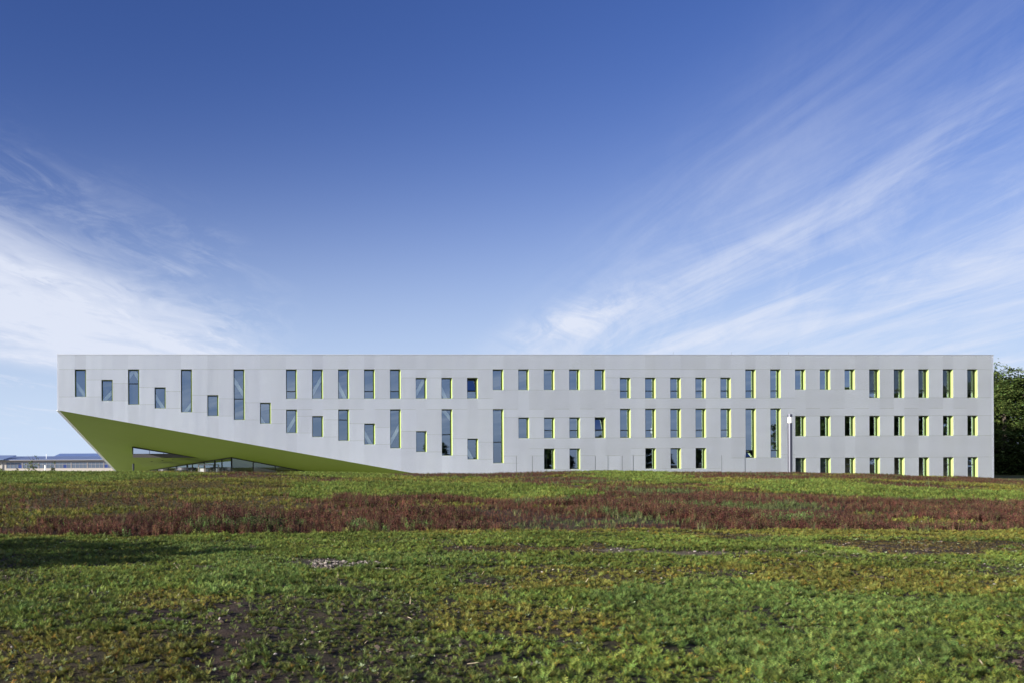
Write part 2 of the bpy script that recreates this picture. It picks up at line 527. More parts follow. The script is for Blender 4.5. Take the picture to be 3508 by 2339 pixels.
def template(name, tris, shade, mat):
    """tris: list of (a, b, c); shade: one grey/colour factor per triangle"""
    v = np.array(tris, float).reshape(-1, 3)
    f = np.arange(len(v)).reshape(-1, 3)
    me = mesh_np(name, v, f, mat)
    ca = me.color_attributes.new('shade', 'FLOAT_COLOR', 'CORNER')
    s = np.ones((len(f), 3, 4), np.float32); s[:, :, :3] = np.array(shade, np.float32)[:, None, :]
    ca.data.foreach_set('color', s.ravel())
    return bpy.data.objects.new(name, me)


def frond(rnd, tris, shade, base, direc, length, width, pairs, droop, tone):
    p = Vector(base); d = Vector(direc).normalized(); seg = length / pairs
    side = d.cross(Vector((0, 0, 1)))
    side = side.normalized() if side.length > .05 else Vector((1, 0, 0))
    for i in range(pairs):
        q = p + d * seg
        t = i / max(1, pairs - 1)
        wd = width * (1.15 - abs(t - .45) * 1.3)
        n = side.cross(d).normalized()
        for sgn in (-1, 1):
            tip = p + side * sgn * wd * rnd.uniform(.8, 1.2) + d * seg * rnd.uniform(.6, 1.3) + n * wd * rnd.uniform(-.1, .5)
            tris.append((tuple(p), tuple(p + d * seg * .55), tuple(tip)))
            g = tone * rnd.uniform(.75, 1.3)
            shade.append((g * rnd.uniform(.9, 1.15), g, g * .9))
        p = q
        d = (d + Vector((rnd.uniform(-.12, .12), rnd.uniform(-.12, .12), -droop))).normalized()


def tuft(seed, fronds, h, spread, pairs=6):
    rnd = random.Random(seed); tris = []; shade = []
    for i in range(fronds):
        a = rnd.uniform(0, 2 * math.pi); out = rnd.uniform(.15, 1.0) * spread
        d = Vector((math.cos(a) * out, math.sin(a) * out, rnd.uniform(.55, 1.0)))
        L = h * rnd.uniform(.65, 1.15)
        old = rnd.random() < .14 and out > .5
        n0 = len(shade)
        frond(rnd, tris, shade, (rnd.uniform(-.01, .01), rnd.uniform(-.01, .01), 0), d, L, h * .2, pairs, rnd.uniform(.02, .16), rnd.uniform(.55, 1.45))
        if old:
            for j in range(n0, len(shade)): s = shade[j]; shade[j] = (s[0] * 1.9, s[1] * 1.0, s[2] * .8)
    return template('weed_tuft', tris, shade, LEAF)


def spike(seed, stems, h):
    rnd = random.Random(seed); tris = []; shade = []
    for i in range(stems):
        a = rnd.uniform(0, 2 * math.pi); r = rnd.uniform(0, .09)
        b = Vector((math.cos(a) * r, math.sin(a) * r, 0)); lean = Vector((rnd.uniform(-.18, .18), rnd.uniform(-.18, .18), 1)).normalized()
        L = h * rnd.uniform(.55, 1.1); tone = rnd.uniform(.7, 1.35)
        warm = rnd.random() < .16
        top = b + lean * L
        tris.append((tuple(b + Vector((.004, 0, 0))), tuple(b - Vector((.004, 0, 0))), tuple(top)))
        shade.append((1.5 * tone, 1.6 * tone, 1.3 * tone))
        for j in range(6):
            t = rnd.uniform(.15, 1.0); p = b + lean * L * t
            aa = rnd.uniform(0, 6.28); s = .028 * (1.3 - t * .6)
            o = Vector((math.cos(aa), math.sin(aa), rnd.uniform(.2, 1.0))) * s * 1.6
            sd = Vector((-math.sin(aa), math.cos(aa), 0)) * s * .45
            tris.append((tuple(p - sd), tuple(p + sd), tuple(p + o)))
            g = tone * rnd.uniform(.7, 1.3)
            shade.append((g * (1.25 if warm else 1), g * (2.6 if warm else 1), g * (1.2 if warm else 1)))
    return template('red_weed', tris, shade, LEAF)


def blades(seed, n, h):
    rnd = random.Random(seed); tris = []; shade = []
    for i in range(n):
        a = rnd.uniform(0, 6.28); r = rnd.uniform(0, .05); b = Vector((math.cos(a) * r, math.sin(a) * r, 0))
        L = h * rnd.uniform(.6, 1.1); aa = rnd.uniform(0, 6.28); bend = rnd.uniform(.1, .6) * L
        s = Vector((-math.sin(aa), math.cos(aa), 0)) * .006
        mid = b + Vector((math.cos(aa) * bend * .35, math.sin(aa) * bend * .35, L * .6))
        top = b + Vector((math.cos(aa) * bend, math.sin(aa) * bend, L))
        g = rnd.uniform(.75, 1.3)
        tris += [(tuple(b - s), tuple(b + s), tuple(mid + s)), (tuple(b - s), tuple(mid + s), tuple(mid - s)), (tuple(mid - s), tuple(mid + s), tuple(top))]
        shade += [(g, g, g)] * 3
    return template('grass_blades', tris, shade, LEAF)


def rosette(seed, n, h):
    rnd = random.Random(seed); tris = []; shade = []
    for i in range(n):
        aa = rnd.uniform(0, 6.28); L = h * rnd.uniform(.7, 1.2); up = rnd.uniform(.3, 1.5)
        d = Vector((math.cos(aa), math.sin(aa), up)).normalized(); s = Vector((-math.sin(aa), math.cos(aa), 0)) * L * .22
        b = Vector((0, 0, 0)); mid = b + d * L * .55; top = b + d * L + Vector((0, 0, -.1 * L))
        g = rnd.uniform(.85, 1.15)
        tris += [(tuple(b), tuple(mid + s), tuple(mid - s)), (tuple(mid - s), tuple(mid + s), tuple(top))]
        shade += [(g, g, g)] * 2
    return template('seedling', tris, shade, LEAF)


def pebble(seed, flat=.6):
    rnd = random.Random(seed); tris = []; shade = []
    t = (1 + 5 ** .5) / 2
    vs = [(-1, t, 0), (1, t, 0), (-1, -t, 0), (1, -t, 0), (0, -1, t), (0, 1, t), (0, -1, -t), (0, 1, -t), (t, 0, -1), (t, 0, 1), (-t, 0, -1), (-t, 0, 1)]
    vs = [Vector(v).normalized() * rnd.uniform(.7, 1.2) for v in vs]
    vs = [Vector((v.x * 1.2, v.y, v.z * flat + .25)) for v in vs]
    fs = [(0, 11, 5), (0, 5, 1), (0, 1, 7), (0, 7, 10), (0, 10, 11), (1, 5, 9), (5, 11, 4), (11, 10, 2), (10, 7, 6), (7, 1, 8), (3, 9, 4), (3, 4, 2), (3, 2, 6), (3, 6, 8), (3, 8, 9), (4, 9, 5), (2, 4, 11), (6, 2, 10), (8, 6, 7), (9, 8, 1)]
    for f in fs:
        tris.append(tuple(tuple(vs[i]) for i in f)); g = rnd.uniform(.9, 1.1); shade.append((g, g, g))
    return template('pebble', tris, shade, STONE)


def scatter(name, pts, scale, tint, idx, temps, tilt=.12, **tags):
    """one stuff object: instances of the templates on a cloud of points"""
    n = len(pts)
    me = bpy.data.meshes.new(name); me.vertices.add(n); me.vertices.foreach_set('co', pts.astype(np.float32).ravel())
    rot = np.stack([RNG.normal(0, tilt, n), RNG.normal(0, tilt, n), RNG.uniform(0, 6.283, n)], -1).astype(np.float32)
    for nm, typ, data, key in (('rot', 'FLOAT_VECTOR', rot, 'vector'), ('scl', 'FLOAT', scale.astype(np.float32), 'value'),
                               ('tint', 'FLOAT_COLOR', np.concatenate([tint, np.ones((n, 1))], 1).astype(np.float32), 'color'),
                               ('idx', 'INT', idx.astype(np.int32), 'value')):
        a = me.attributes.new(nm, typ, 'POINT'); a.data.foreach_set(key, data.ravel())
    me.update()
    ob = link_mesh(name, me)
    col = bpy.data.collections.new(name + '_templates')
    for i, t in enumerate(temps):
        t.name = '%s_%02d' % (t.name.split('.')[0], i); col.objects.link(t)
    ng = bpy.data.node_groups.new(name, 'GeometryNodeTree')
    ng.interface.new_socket('Geometry', in_out='INPUT', socket_type='NodeSocketGeometry')
    ng.interface.new_socket('Geometry', in_out='OUTPUT', socket_type='NodeSocketGeometry')
    w = NT(ng)
    gi = w.new('NodeGroupInput'); go = w.new('NodeGroupOutput')
    iop = w.new('GeometryNodeInstanceOnPoints'); ci = w.new('GeometryNodeCollectionInfo')
    ci.inputs['Collection'].default_value = col; ci.inputs['Separate Children'].default_value = True
    ci.inputs['Reset Children'].default_value = True
    w.l.new(gi.outputs[0], iop.inputs['Points']); w.l.new(ci.outputs[0], iop.inputs['Instance'])
    iop.inputs['Pick Instance'].default_value = True

    def named(nm, typ):
        a = w.new('GeometryNodeInputNamedAttribute'); a.data_type = typ; a.inputs['Name'].default_value = nm
        return a.outputs['Attribute']
    w.l.new(named('idx', 'INT'), iop.inputs['Instance Index'])
    e2r = w.new('FunctionNodeEulerToRotation'); w.l.new(named('rot', 'FLOAT_VECTOR'), e2r.inputs[0])
    w.l.new(e2r.outputs[0], iop.inputs['Rotation'])
    w.l.new(named('scl', 'FLOAT'), iop.inputs['Scale'])
    w.l.new(iop.outputs[0], go.inputs[0])
    md = ob.modifiers.new('scatter', 'NODES'); md.node_group = ng
    tag(ob, kind='stuff', **tags)
    return ob


def field_points(y0, y1, density, pad=4.5):
    """random points over the part of the field in front of the camera"""
    x0, x1 = -.27 * y1 - pad, .98 * y1 + pad
    n = int((x1 - x0) * (y1 - y0) * density)
    x = RNG.uniform(x0, x1, n); y = RNG.uniform(y0, y1, n)
    keep = (x > -.27 * y - pad) & (x < .98 * y + pad)
    return x[keep], y[keep]


def plant_tint(kind, x, y, n):
    cols = np.array([COVER[k][0] for k in KINDS])
    c = cols[kind] * (1 + .9 * fbm(x, y, 1.3, 5, 3)[:, None]) * RNG.uniform(.55, 1.45, (n, 1))
    c[:, 0] *= RNG.uniform(.82, 1.2, n)
    return c


TUFTS = [lambda: tuft(i, 15, .085, 1.1) for i in range(6)]


def build_plants():
    # near weeds: feathery tufts on the level foreground
    x, y = field_points(5.6, 22.2, 460)
    k = zone_kind(x, y)
    k = np.where((k == 4) | (k == 5), 1, k)
    cov = np.array([COVER[n][1] for n in KINDS])[k]
    clump = fbm(x, y, .5, 101, 3, .6)
    p = cov * np.clip(.84 + 2.2 * clump, .12, 1)
    keep = (RNG.uniform(0, 1, len(x)) < p) & (k != 4)
    x, y, k = x[keep], y[keep], k[keep]
    hf = np.array([COVER[n][2] for n in KINDS])[k]
    n = len(x); z = ground_z(x, y) - .006
    s = np.minimum(hf * RNG.lognormal(-.55, .32, n), 1.05) * (1 + .8 * fbm(x, y, .8, 61, 3))
    tint = plant_tint(np.where(np.isin(k, [6, 7, 9]), 8, k), x, y, n)
    temps = [tuft(i, 15 + 2 * (i % 3), .085, .8 + .12 * i) for i in range(6)]
    scatter('weeds', np.stack([x, y, z], -1), s, tint, RNG.integers(0, 6, n), temps,
            label='low feathery green weeds covering the nearer field')
    print('near tufts', n)
    # far weeds on the bank
    x, y = field_points(21.0, 66.0, 46)
    k = zone_kind(x, y)
    cov = np.array([COVER[n][1] for n in KINDS])[k]
    keep = (RNG.uniform(0, 1, len(x)) < cov) & (~np.isin(k, [4, 5, 6]))
    x, y, k = x[keep], y[keep], k[keep]; n = len(x)
    hf = np.array([COVER[q][2] for q in KINDS])[k]
    tint = plant_tint(k, x, y, n)
    temps = [tuft(40 + i, 16, .15, 1.2, 4) for i in range(5)]
    scatter('bank_weeds', np.stack([x, y, ground_z(x, y) - .01], -1), hf * RNG.uniform(.5, 1.2, n), tint, RNG.integers(0, 5, n), temps,
            label='yellow green weeds covering the bank below the building')
    print('bank tufts', n)
    # red stand
    x, y = field_points(21.0, 66.0, 60)
    k = zone_kind(x, y)
    u = RNG.uniform(0, 1, len(x))
    keep = ((k == 4) | (k == 5) & (u < .8) | (k == 3) & (u < .06) | (k == 1) & (u < .04)) & (y > 22.0)
    x, y, k = x[keep], y[keep], k[keep]; n = len(x)
    tall = np.clip(.55 + 1.5 * (fbm(x, y, 3.0, 111, 3) + .12), .3, 1.3) * (.45 + .55 * (1 - smooth(26, 46, y)))
    kk = np.where(np.isin(k, [4, 5]), k, 4)
    tint = plant_tint(kk, x, y, n)
    mixg = RNG.uniform(0, 1, n) < .07
    tint[mixg] = tint[mixg] * .3 + np.array([.09, .095, .04]) * .7
    scatter('red_weeds', np.stack([x, y, ground_z(x, y) - .01], -1), tall * RNG.uniform(.7, 1.15, n), tint, RNG.integers(0, 5, n),
            [spike(70 + i, 9, .36) for i in range(5)], label='reddish brown upright weeds in a wide band across the field')
    print('red', n)
    # grass, mostly among the red stand
    x, y = field_points(6, 60.0, 6)
    k = zone_kind(x, y); u = RNG.uniform(0, 1, len(x))
    keep = (k == 5) | ((k == 4) & (u < .25)) | (u < .03)
    x, y = x[keep], y[keep]; n = len(x)
    tint = np.tile(np.array([.10, .115, .045]), (n, 1)) * RNG.uniform(.7, 1.4, (n, 1))
    scatter('grass_tufts', np.stack([x, y, ground_z(x, y) - .005], -1), RNG.uniform(.4, .85, n) * np.where(y < 21, .45, 1), tint, RNG.integers(0, 3, n),
            [blades(90 + i, 14, .30) for i in range(3)], label='thin pale grass tufts among the weeds')
    # dead straw lying about
    x, y = field_points(5.6, 19, 2.5)
    n = len(x); tint = np.tile(np.array([.34, .28, .19]), (n, 1)) * RNG.uniform(.5, 1.3, (n, 1))
    scatter('dead_straw', np.stack([x, y, ground_z(x, y) + .012], -1), RNG.uniform(.2, .6, n), tint, RNG.integers(0, 3, n),
            [blades(190 + i, 2, .16) for i in range(3)], tilt=1.0, label='scattered dry straw stalks lying between the weeds')
    # pale seedlings
    x, y = field_points(5.6, 20.5, 12)
    k = zone_kind(x, y); n2 = fbm(x, y, 3.0, 131, 3)
    keep = RNG.uniform(0, 1, len(x)) < np.clip(.35 + 1.8 * n2, .05, 1)
    x, y = x[keep], y[keep]; n = len(x)
    tint = np.tile(np.array([.24, .29, .16]), (n, 1)) * RNG.uniform(.6, 1.5, (n, 1))
    scatter('pale_seedlings', np.stack([x, y, ground_z(x, y) + .012], -1), RNG.uniform(.4, 1.1, n), tint, RNG.integers(0, 4, n),
            [rosette(120 + i, 7, .045) for i in range(4)], label='small pale leaved seedlings between the green weeds')
    # stones and clods
    x, y = field_points(5.6, 30.0, 26)
    k = zone_kind(x, y); u = RNG.uniform(0, 1, len(x))
    pr = np.array([.10, .22, .05, .3, 0, .05, .9, .5, .30, 1.0])[k]
    keep = u < pr
    x, y, k = x[keep], y[keep], k[keep]; n = len(x)
    g = RNG.uniform(0, 1, n)
    tint = np.where((g < .5)[:, None], np.array([.42, .37, .34]), np.array([.16, .12, .10])) * RNG.uniform(.5, 1.3, (n, 1))
    s = np.where(g < .5, .008, .011) * RNG.lognormal(0, .45, n)
    gx = RNG.uniform(1.8, 3.2, 900); gy = RNG.uniform(13.7, 15.7, 900)
    kk = zone_kind(gx, gy) == 9
    gx, gy = gx[kk], gy[kk]
    x = np.concatenate([x, gx]); y = np.concatenate([y, gy])
    s = np.concatenate([s, .013 * RNG.lognormal(0, .4, len(gx))])
    tint = np.concatenate([tint, np.array([.20, .175, .155]) * RNG.uniform(.4, 1.8, (len(gx), 1))])
    scatter('pebbles', np.stack([x, y, ground_z(x, y) + .008], -1), s, tint, RNG.integers(0, 4, len(x)), [pebble(150 + i) for i in range(4)],
            tilt=.3, label='pale stone chips and crumbs lying on the soil')
    x, y = field_points(5.4, 18.0, 60)
    k = zone_kind(x, y); u = RNG.uniform(0, 1, len(x))
    pr = np.array([.12, .2, .05, .3, 0, 0, .1, 1.0, .65, .4])[k]
    keep = u < pr
    x, y = x[keep], y[keep]; n = len(x)
    tint = np.tile(np.array([.075, .056, .046]), (n, 1)) * RNG.uniform(.5, 1.5, (n, 1))
    scatter('soil_clods', np.stack([x, y, ground_z(x, y) - .004], -1), .011 * RNG.lognormal(0, .5, n), tint, RNG.integers(0, 4, n),
            [pebble(170 + i, .8) for i in range(4)], tilt=.4, label='dark crumbly soil clods on the bare patches')


build_plants()

# ------------------------------------------------------------------ materials
ALU = material('anodised aluminium', (.90, .935, 1.0), .60, .55, vary=.06, scale=.35, stretch=(1, 1, .25))
# each sheet of cladding comes out of the coil in a slightly different tone
_w = NT(ALU.node_tree); _b = _w.n['Principled BSDF']; _src = _b.inputs['Base Color'].links[0].from_socket
_oi = _w.new('ShaderNodeObjectInfo')
_v = _w.math('ADD', .93, _w.math('MULTIPLY', _oi.outputs['Random'], .075))
_g = _w.new('ShaderNodeVectorMath'); _g.operation = 'SCALE'
_w.l.new(_src, _g.inputs[0]); _w.l.new(_v, _g.inputs['Scale']); _w.l.new(_g.outputs[0], _b.inputs['Base Color'])
LIME = material('lime paint', (.42, .54, .19), .55, vary=.05, scale=2)
BACK = material('olive backing and reveal shade', (.22, .27, .06), .8, vary=.2, scale=1.2)  # backing board; its olive also imitates shade on left jambs and heads
FRAME = material('dark bronze frame', (.022, .026, .026), .45, .2)
HALLW = material('hall wall', (.30, .32, .30), .9)
OLIVE = material('olive window stile', (.115, .145, .035), .5)
GREENR = material('green render', (.178, .262, .014), .75, vary=.05, scale=.25, bump=.15, bscale=60)
GREYP = material('grey panel', (.21, .20, .22), .6, vary=.08, scale=.6)
WHITE = material('white paint', (.85, .86, .86), .6, vary=.04)
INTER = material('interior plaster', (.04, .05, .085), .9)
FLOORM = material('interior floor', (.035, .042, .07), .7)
ROOFM = material('flat roof membrane', (.25, .25, .26), .9, vary=.15)
DARKM = material('dark metal', (.035, .04, .045), .4, .5)
BRONZE = material('brown blind fabric', (.11, .085, .06), .85, vary=.15, scale=8)
SLATM = material('blind slat', (.13, .15, .14), .45, .3)
STEEL = material('brushed steel', (.15, .155, .19), .30, .75, vary=.05)
DIFF = material('opal diffuser', (.85, .85, .82), .35)


def glass(name, tint, reflect, clear):
    m = bpy.data.materials.new(name); m.use_nodes = True
    w = NT(m.node_tree); w.n.remove(w.n['Principled BSDF'])
    g = w.new('ShaderNodeBsdfGlossy'); g.inputs['Roughness'].default_value = .0; g.inputs['Color'].default_value = tint
    t = w.new('ShaderNodeBsdfTransparent'); t.inputs['Color'].default_value = (clear, clear * 1.02, clear, 1)
    fr = w.new('ShaderNodeLayerWeight'); fr.inputs['Blend'].default_value = .3
    f = w.math('ADD', reflect, w.math('MULTIPLY', fr.outputs['Facing'], .35), clamp=True)
    mx = w.new('ShaderNodeMixShader'); w.put(mx.inputs[0], f)
    w.l.new(t.outputs[0], mx.inputs[1]); w.l.new(g.outputs[0], mx.inputs[2])
    w.l.new(mx.outputs[0], w.n['Material Output'].inputs[0])
    return m


GLASS = glass('coated window glass', (.72, .86, 1.0, 1), .385, .98)
GLASS_T = glass('terrace glass', (.85, .92, 1.0, 1), .85, .6)
GLASS_E = glass('entrance glass', (.75, .85, .9, 1), .18, .75)

# ------------------------------------------------------------------ the long building
BX, BY, BTH = -11.7993, 79.2407, .0431022     # front left reference corner and turn of the facade
H = EYE
ROOF = 10.12 + H
BASE = -2.6 + H
S_LEFT, S_RIGHT = -1.6, 86.6


def to_world(s, y, z=0):
    c, n = math.cos(BTH), math.sin(BTH)
    return (BX + s * c - y * n, BY + s * n + y * c, z)


A = Vector((-1.6, 0, 5.127 + H)); B = Vector((31.03, 0, -.758 + H)); C_ = Vector((.90, 44.96, -.64 + H))
SN = (B - A).cross(C_ - A)


def soffit_z(s, y=0.0):
    """height of the big sloping underside"""
    return A.z - (SN.x * (s - A.x) + SN.y * (y - A.y)) / SN.z


def facade_bottom(s):
    return max(BASE, soffit_z(s))


bld = empty('office_building', (BX, BY, 0), BTH)
tag(bld, 'long three storey building with ribbed silver cladding, lime window reveals and green cantilevered corner', 'building')

# window table: opening number -> (head, sill, transom or None, kind)
WN = {1: [(8.80, 6.32, None, '')], 2: [(7.86, 5.95, None, '')], 3: [(8.80, 5.61, 7.53, '')], 4: [(7.17, 5.26, None, '')],
      5: [(8.80, 4.91, None, '')], 6: [(6.46, 4.56, None, '')], 7: [(8.80, 4.20, 6.13, '')], 8: [(5.76, 3.85, None, '')],
      9: [(8.80, 6.11, 6.81, ''), (5.13, 2.99, None, '')], 10: [(8.80, 6.11, None, ''), (4.53, 2.62, None, '')],
      11: [(8.80, 6.11, None, ''), (5.13, 2.27, 4.19, '')], 12: [(8.80, 6.11, 6.81, ''), (3.83, 1.92, None, '')],
      13: [(8.80, 6.11, 6.81, ''), (5.13, 1.56, None, '')], 14: [(8.02, 6.11, None, ''), (3.12, 1.21, None, '')],
      15: [(8.02, 6.11, None, ''), (5.13, .86, 2.81, '')], 16: [(8.02, 6.11, 6.81, 'open'), (2.41, .51, None, '')],
      17: [(8.80, 6.89, None, ''), (5.13, .14, 2.09, '')], 18: [(8.80, 6.89, None, ''), (4.34, 2.43, None, '')]}
for k in (19, 20, 21):
    WN[k] = [(8.80, 6.89, None, ''), (4.34, 2.43, 3.15, 'open' if k == 21 else '')] + ([(1.46, -.45, None, '')] if k < 21 else [])
for k in range(22, 27):
    WN[k] = [(8.02, 6.11, 6.81, ''), (5.13, 2.43, 3.15, '')] + ([(1.46, -.45, None, '')] if k in (23, 24, 25) else [])
for k in (27, 28):
    WN[k] = [(8.80, 6.11, 6.81, ''), (5.13, .52, 1.22, 'open_low' if k == 27 else '')]
for k in range(29, 32):
    WN[k] = [(8.80, 6.89, None, ''), (4.42, 2.53, None, ''), (.50, -1.45, None, 'slats' if k < 31 else 'brown')]
for k in range(32, 37):
    WN[k] = [(8.80, 6.11, 6.81, 'slats'), (4.42, 2.53, None, ''), (.50, -1.45, -.23 if k > 34 else None, 'brown' if k < 36 else 'pale')]

PITCH, CREST, DEPTH = .1, .052, .050
SLOT, WEB = .100, .046


def ribs(mb, s0, s1, z0f, z1):
    """folded sheet: crests, valleys and perforated left flanks as real geometry"""
    n = int(round((s1 - s0) / PITCH))
    for i in range(n):
        a = s0 + i * PITCH; b = a + CREST; c = a + PITCH
        za, zb, zc = z0f(a), z0f(b), z0f(c)
        mb.quad((a, 0, za), (b, 0, zb), (b, 0, z1), (a, 0, z1))
        mb.quad((b, 0, zb), (b, DEPTH, zb), (b, DEPTH, z1), (b, 0, z1))
        mb.quad((b, DEPTH, zb), (c, DEPTH, zc), (c, DEPTH, z1), (b, DEPTH, z1))
        z = math.ceil(za / SLOT) * SLOT
        if z - za > SLOT - WEB: mb.quad((a, DEPTH, za), (a, 0, za), (a, 0, z - SLOT + WEB), (a, DEPTH, z - SLOT + WEB))
        while z < z1:
            t = min(z + WEB, z1)
            mb.quad((a, DEPTH, z), (a, 0, z), (a, 0, t), (a, DEPTH, t))
            z += SLOT


def cladding(s0, s1, levels):
    """levels: top to bottom; bottom None means follow the facade's lower edge"""
    for hi, lo in zip(levels[:-1], levels[1:]):
        g = .006
        z1 = hi - g
        f = facade_bottom if lo is None else (lambda s, lo=lo: max(lo + g, facade_bottom(s)))
        if z1 - max(f(s0), f(s1)) < .05: continue
        mb = MB(); ribs(mb, s0, s1, f, z1)
        mb.build('cladding_panel', ALU, bld)


def backing(s0, s1, zlo, zhi):
    """solid wall behind the cladding between two levels"""
    b0 = max(zlo, facade_bottom(s0) + .03); b1 = max(zlo, facade_bottom(s1) + .03)
    return [(s0, .10, b0), (s1, .10, b1), (s1, .34, b1), (s0, .34, b0)], [(s0, .10, zhi), (s1, .10, zhi), (s1, .34, zhi), (s0, .34, zhi)]


wall = MB()
HEADS = {k: [w[0] for w in v] for k, v in WN.items()}
STEP = {2: 7.53, 4: 6.81, 6: 6.13, 8: None, 10: 4.19, 12: 3.48, 14: 2.79, 16: 2.09}
for k in range(0, 37):
    # pier to the right of opening k
    s0 = S_LEFT if k == 0 else (k - 1) * 2.4 + 1.0
    s1 = k * 2.4 if k < 36 else S_RIGHT
    lv = {8.80}
    if k == 0: lv |= {6.32}
    else:
        for w_ in WN[k]: lv.add(w_[1])
        if k < 36:
            for w_ in WN[k + 1]:
                if w_[0] not in (8.80, 5.13) and w_[0] > -1: lv.add(w_[0])
            if 8 <= k: lv.add(5.13)
            if STEP.get(k): lv.add(STEP[k])
        else:
            lv |= {4.42, .50}
    if k in (17, 18, 20, 21, 22, 26, 27, 28): lv.add(.80 if k != 26 and k != 27 else .52)
    lv = sorted((v for v in lv if v > -1.4), reverse=True)
    out = [lv[0]]
    for v in lv[1:]:
        if out[-1] - v > .3: out.append(v)
    cladding(s0, s1, [ROOF] + [v + H for v in out] + [None])
    wall.prism(*backing(s0, s1, BASE, ROOF - .03))
    # the column of the opening itself: spandrels between windows
    if 1 <= k:
        o0 = (k - 1) * 2.4; o1 = o0 + 1.0
        tops = ROOF
        for (hd, sl, tr, kind) in WN[k]:
            cladding(o0, o1, [tops, 8.80 + H, hd + H] if tops == ROOF and hd < 8.5 else [tops, hd + H])
            wall.prism(*backing(o0, o1, hd + H + .004, tops - .03))
            tops = sl + H
        if k < 29:
            mb = MB()
            cladding(o0, o1, [tops, None])
            wall.prism(*backing(o0, o1, BASE, tops - .004))
        else:
            cladding(o0, o1, [tops, None])
wall.build('backing_wall', BACK, bld)

# upright joints of the doors hidden in the cladding, lightning rods, coping
for px_s in (40.55, 42.05, 43.4, 48.0, 49.2, 50.55, 51.6, 60.05, 62.3):
    s = px_s
    mb = MB(); mb.box(s, s + .025, -.006, .0, BASE, .80 + H - .02)
    mb.build('door_joint', DARKM, bld)
mb = MB(); mb.box(S_LEFT - .02, S_RIGHT + .02, -.02, .40, ROOF, ROOF + .045)
mb.build('coping', ALU, bld)
for s in (46.6 + 9.0, 61.2, 66.7):
    mb = MB(); mb.lathe([(.012, 0), (.008, .26)], 6, (s, .2, ROOF + .045))
    mb.build('lightning_rod', DARKM, bld)

# windows -------------------------------------------------------------
def pane_quad(x0, x1, y, z0, z1, rnd, tilt=0.0):
    mb = MB()
    a = rnd.uniform(-.0025, .0025); b = rnd.uniform(-.0015, .0015)
    t = (z1 - z0)
    mb.quad((x0, y + a * .5 - b, z0), (x1, y - a * .5 - b, z0), (x1, y - a * .5 + b + tilt * t, z1), (x0, y + a * .5 + b + tilt * t, z1))
    return mb


def window(k, hd, sl, tr, kind, rnd):
    s0 = (k - 1) * 2.4; s1 = s0 + 1.0; z0, z1 = sl + H, hd + H
    yf, yg = .004, .33
    mb = MB(); e = .006
    # lime right jamb and sill; left jamb and head darkened to imitate shade
    mb.box(s1 - .012, s1 - .002, .050, yg + .10, z0, z1)
    mb.box(s0 + .014, s1 - .012, .050, yg + .10, z0, z0 + .014)
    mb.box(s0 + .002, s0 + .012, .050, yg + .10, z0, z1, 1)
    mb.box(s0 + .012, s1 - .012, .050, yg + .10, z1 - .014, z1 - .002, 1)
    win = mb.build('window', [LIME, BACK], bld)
    a0, a1, b0, b1 = s0 + .014, s1 - .013, z0 + .016, z1 - .016
    fw = .075
    mb = MB()
    mb.box(a0, a0 + fw, yg - .02, yg + .06, b0, b1)
    mb.box(a1 - fw - .02, a1, yg - .025, yg + .06, b0, b1, 1)
    mb.box(a0 + fw, a1 - fw - .02, yg - .02, yg + .06, b1 - .085, b1); mb.box(a0 + fw, a1 - fw - .02, yg - .02, yg + .06, b0, b0 + .03)
    zt = None
    if tr is not None:
        zt = tr + H
        mb.box(a0 + fw, a1 - fw - .02, yg - .03, yg + .05, zt - .045, zt + .035)
    mb.build('frame', [FRAME, OLIVE], win)
    cells = [(b0 + .03, b1 - .085)] if zt is None else [(b0 + .03, zt - .045), (zt + .035, b1 - .085)]
    x0, x1 = a0 + fw, a1 - fw - .02
    for i, (c0, c1) in enumerate(cells):
        tilted = (kind == 'open' and i == len(cells) - 1) or (kind == 'open_low' and i == 0)
        if tilted:
            t = .17 if kind == 'open' else .42
            pane_quad(x0 + .04, x1 - .04, yg + .02, c0 + .05, c1 - .05, rnd, t).build('pane', GLASS, win)
            m2 = MB()
            for xa, xb in ((x0 + .005, x0 + .04), (x1 - .04, x1 - .005)):
                m2.prism([(xa, yg + .0, c0), (xb, yg + .0, c0), (xb, yg + .05, c0), (xa, yg + .05, c0)],
                         [(xa, yg + t * (c1 - c0), c1 - .01), (xb, yg + t * (c1 - c0), c1 - .01), (xb, yg + .05 + t * (c1 - c0), c1 - .01), (xa, yg + .05 + t * (c1 - c0), c1 - .01)])
            yy = yg + t * (c1 - c0)
            m2.box(x0 + .04, x1 - .04, yy - .005, yy + .045, c1 - .06, c1 - .015)
            m2.build('open_sash', FRAME, win)
        else:
            pane_quad(x0, x1, yg + .02, c0, c1, rnd).build('pane', GLASS, win)
    if kind == 'slats':
        m3 = MB(); lo = b0 + (.50 if z0 > 5 else .10); z = b1 - .10
        while z > lo:
            m3.prism([(x0 - .02, yg - .085, z), (x1 + .02, yg - .085, z), (x1 + .02, yg - .083, z + .004), (x0 - .02, yg - .083, z + .004)],
                     [(x0 - .02, yg - .035, z + .035), (x1 + .02, yg - .035, z + .035), (x1 + .02, yg - .033, z + .039), (x0 - .02, yg - .033, z + .039)])
            z -= .075
        m3.box(x0 - .02, x1 + .02, yg - .09, yg - .03, lo - .05, lo - .02)
        m3.build('slatted_blind', SLATM, win)
    if kind in ('brown', 'pale'):
        m3 = MB(); m3.box(x0, x1, yg + .035, yg + .04, b0 + .03, b1 - .10)
        m3.build('roller_blind', BRONZE if kind == 'brown' else INTER, win)
    return win


rw = random.Random(5)
for k, rows in WN.items():
    for (hd, sl, tr, kind) in rows:
        window(k, hd, sl, tr, kind, rw)

